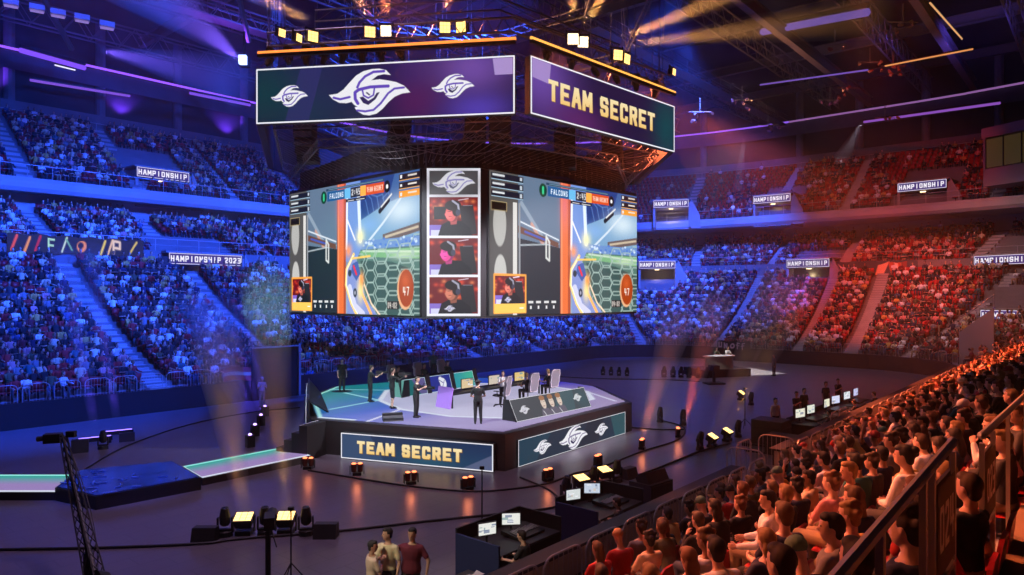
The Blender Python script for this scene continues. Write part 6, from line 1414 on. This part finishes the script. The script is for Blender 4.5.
def hung_flood(px, py, d, col, es, label, yaw=0, tilt=0, s=.42, nm='flood_w'):
    p = P(px, py, d); o = empty('hanging_floodlight', p, yaw, label, 'stage light', 'square lamps above the led ring')
    M = Matrix.Rotation(tilt, 3, 'X'); m = MB(); vs = [M @ V(x*s*k, y, z*s*k) for y, k in ((0, 1), (.25, .8)) for x, z in ((-.5, -.5), (.5, -.5), (.5, .5), (-.5, .5))]
    m.add(vs, [(0,1,2,3),(7,6,5,4),(0,4,5,1),(1,5,6,2),(2,6,7,3),(3,7,4,0)]); h = m.obj('lamp_housing', BLACK, o)
    m = MB()
    for i in range(3):
        for j in range(3): m.add([M @ V((x+i-1)*s*.31, -.012, (z+j-1)*s*.31) for x, z in ((-.47, -.47), (.47, -.47), (.47, .47), (-.47, .47))], [(0, 1, 2, 3)])
    m.obj('lens_panel', emat(nm, col, es), h); m = MB(); m.box((-s*.6, .12, .1), (.03, .08, s*1.3)).box((s*.6, .12, .1), (.03, .08, s*1.3)).box((0, .12, s*.75), (s*1.2, .08, .03)); m.obj('yoke', BLACKM, o)
    return p
HF = [(282, 33, 25.6, .9, 'first from the crane side, turned away'), (299, 38, 25.5, 1.1, 'second from the crane side, edge on'), (313, 36.5, 25.4, .6, 'third from the crane side'), (370, 32, 25, .2, 'of the bright pair over the big eye, first'), (386, 31, 25, .0, 'of the bright pair over the big eye, second'), (445, 27.5, 24.8, .1, 'of the pair over the small eye, first'), (461, 27, 24.8, -.4, 'of the pair over the small eye, second'),
      (573, 39, 24.6, 0, 'over the lettering, first of the white pair'), (583, 42, 24.8, .1, 'over the lettering, second of the white pair'), (618, 55, 26.5, .3, 'over the lettering, first of the yellow pair'), (627, 59, 27, .8, 'over the lettering, second of the yellow pair'), (674, 72, 30.5, .9, 'at the far end of the amber batten')]
for i, (px, py, d, yaw, lb) in enumerate(HF):
    w_ = i in (4, 7, 8)
    hung_flood(px, py, d, (1, .8, .5) if w_ else (1, .62, .18), 3.2 if w_ else 2.4, 'square lamp above the led ring, '+lb, yaw, .1, .4 if i not in (0, 1, 11) else .3, 'flood_w' if w_ else 'flood_y')
for i in range(14):
    f = i/13; p = lerp(V(-9, 26, 15.55), V(.2, 24.7, 15.55), f) if i < 8 else lerp(V(.8, 25, 15.55), V(6.6, 30.4, 15.55), (i-7.5)/6)
    moving_head(p, rr.uniform(0, 6), 'dark moving head hung from the truss over the led ring, %s in line' % ordn(i), rr.uniform(-.8, .8), 'moving heads on the ring truss', .9, True)
# roof lamps: row of five over the crane side, plus rigged clusters
for i, (px, py) in enumerate(((11, 4), (37, 9), (58, 14), (82, 19), (107, 26))):
    p = P(px, py, 48); m = MB(); m.box((0, 0, .1), (.9, .5, .35)); o = empty('roof_lamp', p, .6, 'pale box lamp under the roof, %s of five in a row' % ORD[i], 'lamp', 'pale lamps under the roof'); m.obj('housing', mat('lamp_grey', (.5, .5, .55), .5), o); m = MB(); m.box((0, 0, -.18), (.8, .4, .04)); m.obj('diffuser', emat('roof_violet', (.35, .25, .8), .7), o)
p = P(243, 60, 40); o = empty('bright_spot_lamp', p, 0, 'bright pale blue spot lamp hanging near the edge of the led ring', 'lamp'); m = MB(); m.box((0, 0, 0), (.4, .3, .5)); m.obj('lens', emat('lamp_ice', (.4, .55, 1), 3), o); m = MB(); m.box((0, .3, 0), (.5, .4, .6)).box((0, .2, 1.0), (.1, .1, 1.4)); m.obj('housing', BLACK, o)
p2 = P(245, 68, 40); 
def glow_bar(a, b, col, es, label, r=.12, nm=''):
    o = empty('light_tube', (a+b)/2, 0, label, 'light tube', 'light tubes under the roof'); m = MB(); m.tube(a, b, r, 5); child_of(m.obj('tube', emat('gb_'+nm, col, es)), o); m = MB(); m.tube(a+V(0, 0, r*1.6), b+V(0, 0, r*1.6), r*.8, 4); child_of(m.obj('carrier', BLACKM), o)
glow_bar(P(20, 50, 58), P(85, 68, 63), (.22, .08, 1), 1.1, 'violet light tube under the roof, high on the crane side', .22, 'v'); glow_bar(P(30, 80, 62), P(130, 96, 68), (.3, .12, 1), .7, 'dim violet tube above the far side upper tier', .12, 'v2'); glow_bar(P(190, 93, 66), P(250, 105, 72), (.25, .1, 1), .8, 'violet tube behind the edge of the led ring', .14, 'v3')
glow_bar(P(55, 65, 55), P(75, 70, 57), (.8, .8, 1), 1.2, 'short white tube among the violet roof lights', .06, 'w')
glow_bar(P(762, 32, 62), P(868, 12, 52), (.25, .16, .8), .5, 'long dim violet tube above the brown roof beams', .3, 'v4'); glow_bar(P(930, 3, 38), P(962, 39, 48), (1, .5, .2), .8, 'thin orange tube running down the roof over the red seats', .05, 'o'); glow_bar(P(885, 66, 55), P(973, 49, 50), (1, .38, .12), .8, 'thin orange tube across the roof over the red seats', .06, 'o2'); glow_bar(P(760, 85, 62), P(868, 70, 56), (.3, .15, .8), .55, 'thin violet tube across the roof over the red seats', .07, 'v5'); glow_bar(P(864, 122, 74), P(1000, 103, 62), (.45, .14, .85), .55, 'violet tube along the top of the fascia over the red seats', .12, 'v6')
def cluster(px, py, d, n, seed, label, lit_tint):  # colour of the light on the lamps is put into their material
    p = P(px, py, d); o = empty('hanging_rig', p, 0, label, 'rig', None); o.scale = (.8, .8, .8); rr = random.Random(seed); m = MB(); m.tube((0, 0, 0), (0, 0, 1.5), .05, 4).tube((-1.2, 0, 0), (1.2, 0, 0), .06, 5); m.obj('hanger', TRUSSM, o)
    for i in range(n): c = V(rr.uniform(-1.2, 1.2), rr.uniform(-.4, .4), rr.uniform(-.9, .2)); m = MB(); m.tube(c, c+V(rr.uniform(-.4, .4), rr.uniform(-.5, 0), rr.uniform(-.5, .3)), .12, 7, .17); m.obj('spotlight', mat('rig_'+lit_tint, dict(brown=(.14, .08, .05), red=(.14, .03, .03), violet=(.12, .05, .15))[lit_tint], .5), o)
for i, a in enumerate(((870, 62, 58, 4, 1, 'brown'), (893, 66, 58, 5, 2, 'brown'), (903, 22, 45, 4, 3, 'brown'), (835, 45, 55, 3, 4, 'red'), (742, 100, 62, 5, 5, 'violet'), (830, 100, 64, 5, 6, 'violet'), (848, 88, 60, 4, 7, 'red'), (700, 112, 60, 4, 8, 'brown'), (768, 125, 66, 4, 9, 'violet'), (885, 118, 66, 3, 10, 'brown'))):
    cluster(a[0], a[1], a[2], a[3], a[4], 'cluster of spotlights tinted as if %s lit, hung from the roof, %s' % (a[5], ['of three under the violet tube', 'beside the crossing of the brown beams', 'highest, by the orange tube', 'by the tilted brown beam', 'directly above the blue upper tier', 'just above the red seats', 'in front of the roof catwalk', 'closest to the led ring corner', 'lowest over the blue upper tier', 'just over the fascia'][i]), a[5])
o = P(742, 122, 66)
# skybox booth at the edge of the upper tier
b_ = P(1012, 150, 62); nn = normal_at(b_); rzb = math.atan2(nn.y, nn.x)-PI/2
o = empty('press_booth', b_, rzb, 'boxy press booth with a wide window beyond the red upper seats', 'booth')
m = MB(); m.box((0, 2, -2.1), (5.2, 4, 1.6)).box((0, 2, 2.0), (5.4, 4.2, .9)).box((-2.5, 2, 0), (.2, 4, 3.2)).box((2.5, 2, 0), (.2, 4, 3.2)).box((0, 3.9, 0), (5, .2, 3.2)); m.obj('shell', mat('booth_grey', (.2, .17, .2), .8), o); m = MB(); m.box((0, .12, .1), (4.8, .04, 2.6)); m.obj('window_pane', mat('booth_glass', (.06, .045, .02), .15, emit=(.5, .35, .1), es=.06), o); m = MB()
for x in (-2.4, -.8, .8, 2.4): m.box((x, .05, .1), (.08, .1, 2.7))
m.obj('window_frame', BLACKM, o)
# extra scoreboard-like grey wall panels on the upper right
m = MB(); pt, n = seg_pt('C', 23, 24, 24); 
# ---------------------------------------------------------------- lamps
BLUE, RED, VIO, AMBL, WHT = (.02, .085, 1), (1, .06, .03), (.22, .05, 1), (1, .42, .12), (.8, .85, 1)
E_ = 1.0
world = bpy.data.worlds.new('world'); SC.world = world; world.use_nodes = True
world.node_tree.nodes['Background'].inputs[0].default_value = (.02, .012, .035, 1); world.node_tree.nodes['Background'].inputs[1].default_value = .35
def wspot(src, st, z, pw, col, ang, bl=.6, rd=.6): return spot(src, W(st[0], st[1], z), pw*E_, col, ang, bl, rd)
K1 = 1000.0
# blue wash on the far side stand, violet above
wspot(W(14, 20, 27), (10, 50), 5, 165*K1, BLUE, 62); wspot(W(30, 22, 27), (28, 52), 6, 165*K1, BLUE, 62); wspot(W(44, 22, 27), (46, 52), 6, 140*K1, BLUE, 62)
wspot(W(14, 30, 27), (12, 68), 18, 45*K1, BLUE, 60); wspot(W(34, 30, 27), (34, 68), 18, 45*K1, BLUE, 60)
wspot(W(48, 24, 27), (68, 48), 8, 120*K1, BLUE, 58); wspot(W(52, 26, 27), (76, 34), 8, 110*K1, (.03, .10, 1), 46); wspot(W(52, 26, 27), (84, 40), 17, 50*K1, BLUE, 46)
# red and pale wash on the far corner
wspot(W(48, 12, 27), (76, 18), 6, 48*K1, RED, 34); wspot(W(50, 10, 27), (80, 16), 17, 15*K1, RED, 38); wspot(W(50, 20, 27), (72, 10), 8, 12*K1, (1, .45, .38), 42); wspot(W(46, 18, 27), (68, 6), 8, 8*K1, (.9, .55, .6), 50)
# neutral spill so the blue stand keeps a little of its own colour
wspot(W(50, 24, 27), (78, 26), 8, 3*K1, (.9, .7, .9), 80)
# near crowd: warm orange from the rig
wspot(W(18, 24, 20), (13, 3.2), 3, 85*K1, (1, .21, .07), 30, .5); wspot(W(30, 24, 20), (24, 3.2), 3, 170*K1, (1, .17, .06), 28, .5); wspot(W(40, 24, 20), (35, 3.4), 3, 250*K1, (1, .15, .05), 28, .4); wspot(W(50, 24, 20), (47, 3.6), 3, 230*K1, (1, .13, .045), 28, .4); wspot(W(4, 22, 18), (7, 2), 4, 30*K1, (1, .21, .08), 26, .5); wspot(W(56, 24, 20), (56, 2.6), 3, 50*K1, (1, .13, .045), 22, .6)
# stage
for p_, c_, e_ in ((V(-5, 21.5, 12.4), (.85, .9, 1), 13), (V(9, 26, 12.4), (.95, .85, 1), 13), (V(-14, 28, 12.2), (.25, .9, .8), 4)): spot(p_, V(-2.5, 33.5, 1.4), e_*K1, c_, 60, .5, .3)
# floor: soft violet-grey spill
for s, t, pw, c in ((14, 24, 8, (.7, .45, .85)), (36, 22, 8, (.68, .48, .8)), (56, 24, 9, (.66, .52, .85)), (10, 14, 7, (.85, .5, .75))): spot(W(s, t, 26), W(s, t, 0), pw*K1, c, 72, .9, 2.0)
spot(W(42, 27, 18), F(730, 373)+V(0, 0, 1), 16*K1, (1, .95, .85), 17, .4, .3)
spot(V(-11, 19, 9), V(-12.8, 23, .4), 3.5*K1, (.05, .12, 1), 32, .6, .3)  # blue spot added to brighten the low platform top
spot(V(-7, 9, 8), V(-2, 13.8, 1.3), 2.2*K1, (1, .8, .58), 24, .6, .3)  # warm spot added to brighten the three men by the wall
# roof: violet on the far side, amber over the seats
for s, t, z, tz, pw, c in ((8, 46, 24, 31, 3.5, VIO), (26, 50, 24, 31, 3.5, VIO), (44, 50, 25, 31, 2.5, VIO), (20, 66, 24.5, 30, 2.5, (.1, .06, 1)), (60, 50, 25, 31, 2, VIO), (76, 40, 26, 31, 2, (.2, .06, .9)), (70, 8, 26, 31, 2.2, (.12, .08, 1))): spot(W(s, t, z), W(s+2, t+2, tz), pw*K1, c, 140, .8, .5)
for s, t, z, pw in ((40, 10, 18, 4), (54, 2, 19, 4), (30, 22, 17, 4), (60, 22, 20, 3)): spot(W(s, t, z), W(s+3, t-2, 31), pw*K1, (1, .42, .18), 120, .8, .5)
for s in (6, 17, 28, 39): spot(W(s, 75, 24.5), W(s, 77, 30), 1.6*K1, (.15, .04, 1), 110, .7, .3)
# ---------------------------------------------------------------- haze and beams
def vol_mat(name, dens, col=(1, 1, 1), an=.0):
    m = bpy.data.materials.new(name); m.use_nodes = True; nt = m.node_tree; nt.nodes.clear(); o = nt.nodes.new('ShaderNodeOutputMaterial'); v = nt.nodes.new('ShaderNodeVolumeScatter')
    v.inputs['Density'].default_value = dens; v.inputs['Color'].default_value = (*col, 1); v.inputs['Anisotropy'].default_value = an; nt.links.new(v.outputs[0], o.inputs['Volume']); return m
HAZE = True
if HAZE:
    m = MB(); m.prism([(p.x, p.y) for p in (W(2.0, -6), W(95, -6), W(95, 76), W(-6, 76), W(-6, 12))], .01, 36.9)
    hz = m.obj('haze', vol_mat('hall_haze', .0006, (.95, .95, 1), .1)); tag(hz, 'thin haze hanging through the whole hall', 'haze', None, 'stuff')
HB = vol_mat('beam_haze', .09, (1, 1, 1), .1)  # dense haze for the added cones that make the beams visible
nb_ = 0
def beam(a, tgt, pw, col, ang, rd=.14, L=None, where=''):
    """a lamp, and an added cone of dense haze shaped to show its beam"""
    global nb_
    a = Vector(a); d = (Vector(tgt)-a); L = L or min(d.length, 16); d.normalize()
    sp = spot(a-d*.05, tgt, pw*1000, col, ang, .35, rd, 'beam_light')
    u = d.orthogonal().normalized(); w = d.cross(u); t = math.tan(rad(ang/2))*1.05; m = MB()
    m.rings([(a+d*x, u*(.16+t*x), w*(.16+t*x)) for x in (.1, L*.5, L)], 16); o = m.obj('haze', HB); tag(o, 'cone of dense haze added to show a lamp beam '+where, 'haze', 'haze cones added for beams', 'stuff'); nb_ += 1
    return sp
B = 3.0
for px, py, d, tx, ty, td, c, pw in ((386, 26, 25, 380, -120, 24, AMBL, 5), (370, 27, 25, 300, -90, 25, AMBL, 4), (445, 22, 24.8, 485, -120, 25, AMBL, 4), (573, 33, 24.6, 571, -120, 25, AMBL, 6), (584, 36, 24.8, 640, -60, 26, AMBL, 6), (620, 50, 26.5, 860, -60, 34, AMBL, 6), (629, 54, 27, 1000, 0, 40, AMBL, 4), (310, 32, 25.4, 150, -60, 30, AMBL, 3)):
    beam(P(px, py, d)+V(0, 0, .38), P(tx, ty, td), 2.2*pw*B, c, 7)
for px, py, tx, ty, td, c, pw in ((244, 516, 215, 330, 34, AMBL, 3), (286, 515, 262, 250, 36, AMBL, 3.2), (712, 430, 790, 250, 44, AMBL, 3.5), (727, 425, 850, 200, 50, AMBL, 3), (684, 430, 730, 250, 55, (1, .12, .04), 3), (642, 442, 690, 280, 50, (1, .2, .08), 2.5)):
    a = F(px, {516: 534, 515: 533, 430: 447, 425: 441, 442: 449}.get(py, py))+V(0, 0, .75); a = F(px, dict([(244, 534), (286, 533), (712, 447), (727, 441), (684, 437), (642, 449)])[px])+V(0, 0, .5)
    beam(a, P(tx, ty, td), 1.5*pw*B, c, 7)
for px, py, tx, ty, td in ((95, 444, 62, 250, 36), (117, 437, 90, 250, 38), (250, 447, 190, 300, 42), (255, 436, 205, 300, 42), (261, 425.5, 222, 300, 44), (265, 416, 240, 300, 44)):
    beam(F(px, py)+V(0, 0, .7), P(tx, ty, td), 6*B, (.12, .06, 1), 5)
beam(P(863, 121, 74), P(842, 160, 84), 4, (.8, .7, .9), 10); beam(P(744, 138, 78), P(738, 190, 82), 3, (.8, .7, .9), 9)
beam(P(240, 60, 39), P(100, -60, 45), 10, (.2, .1, 1), 22); beam(P(100, 50, 40), P(240, 80, 48), 6, (.2, .1, 1), 20)
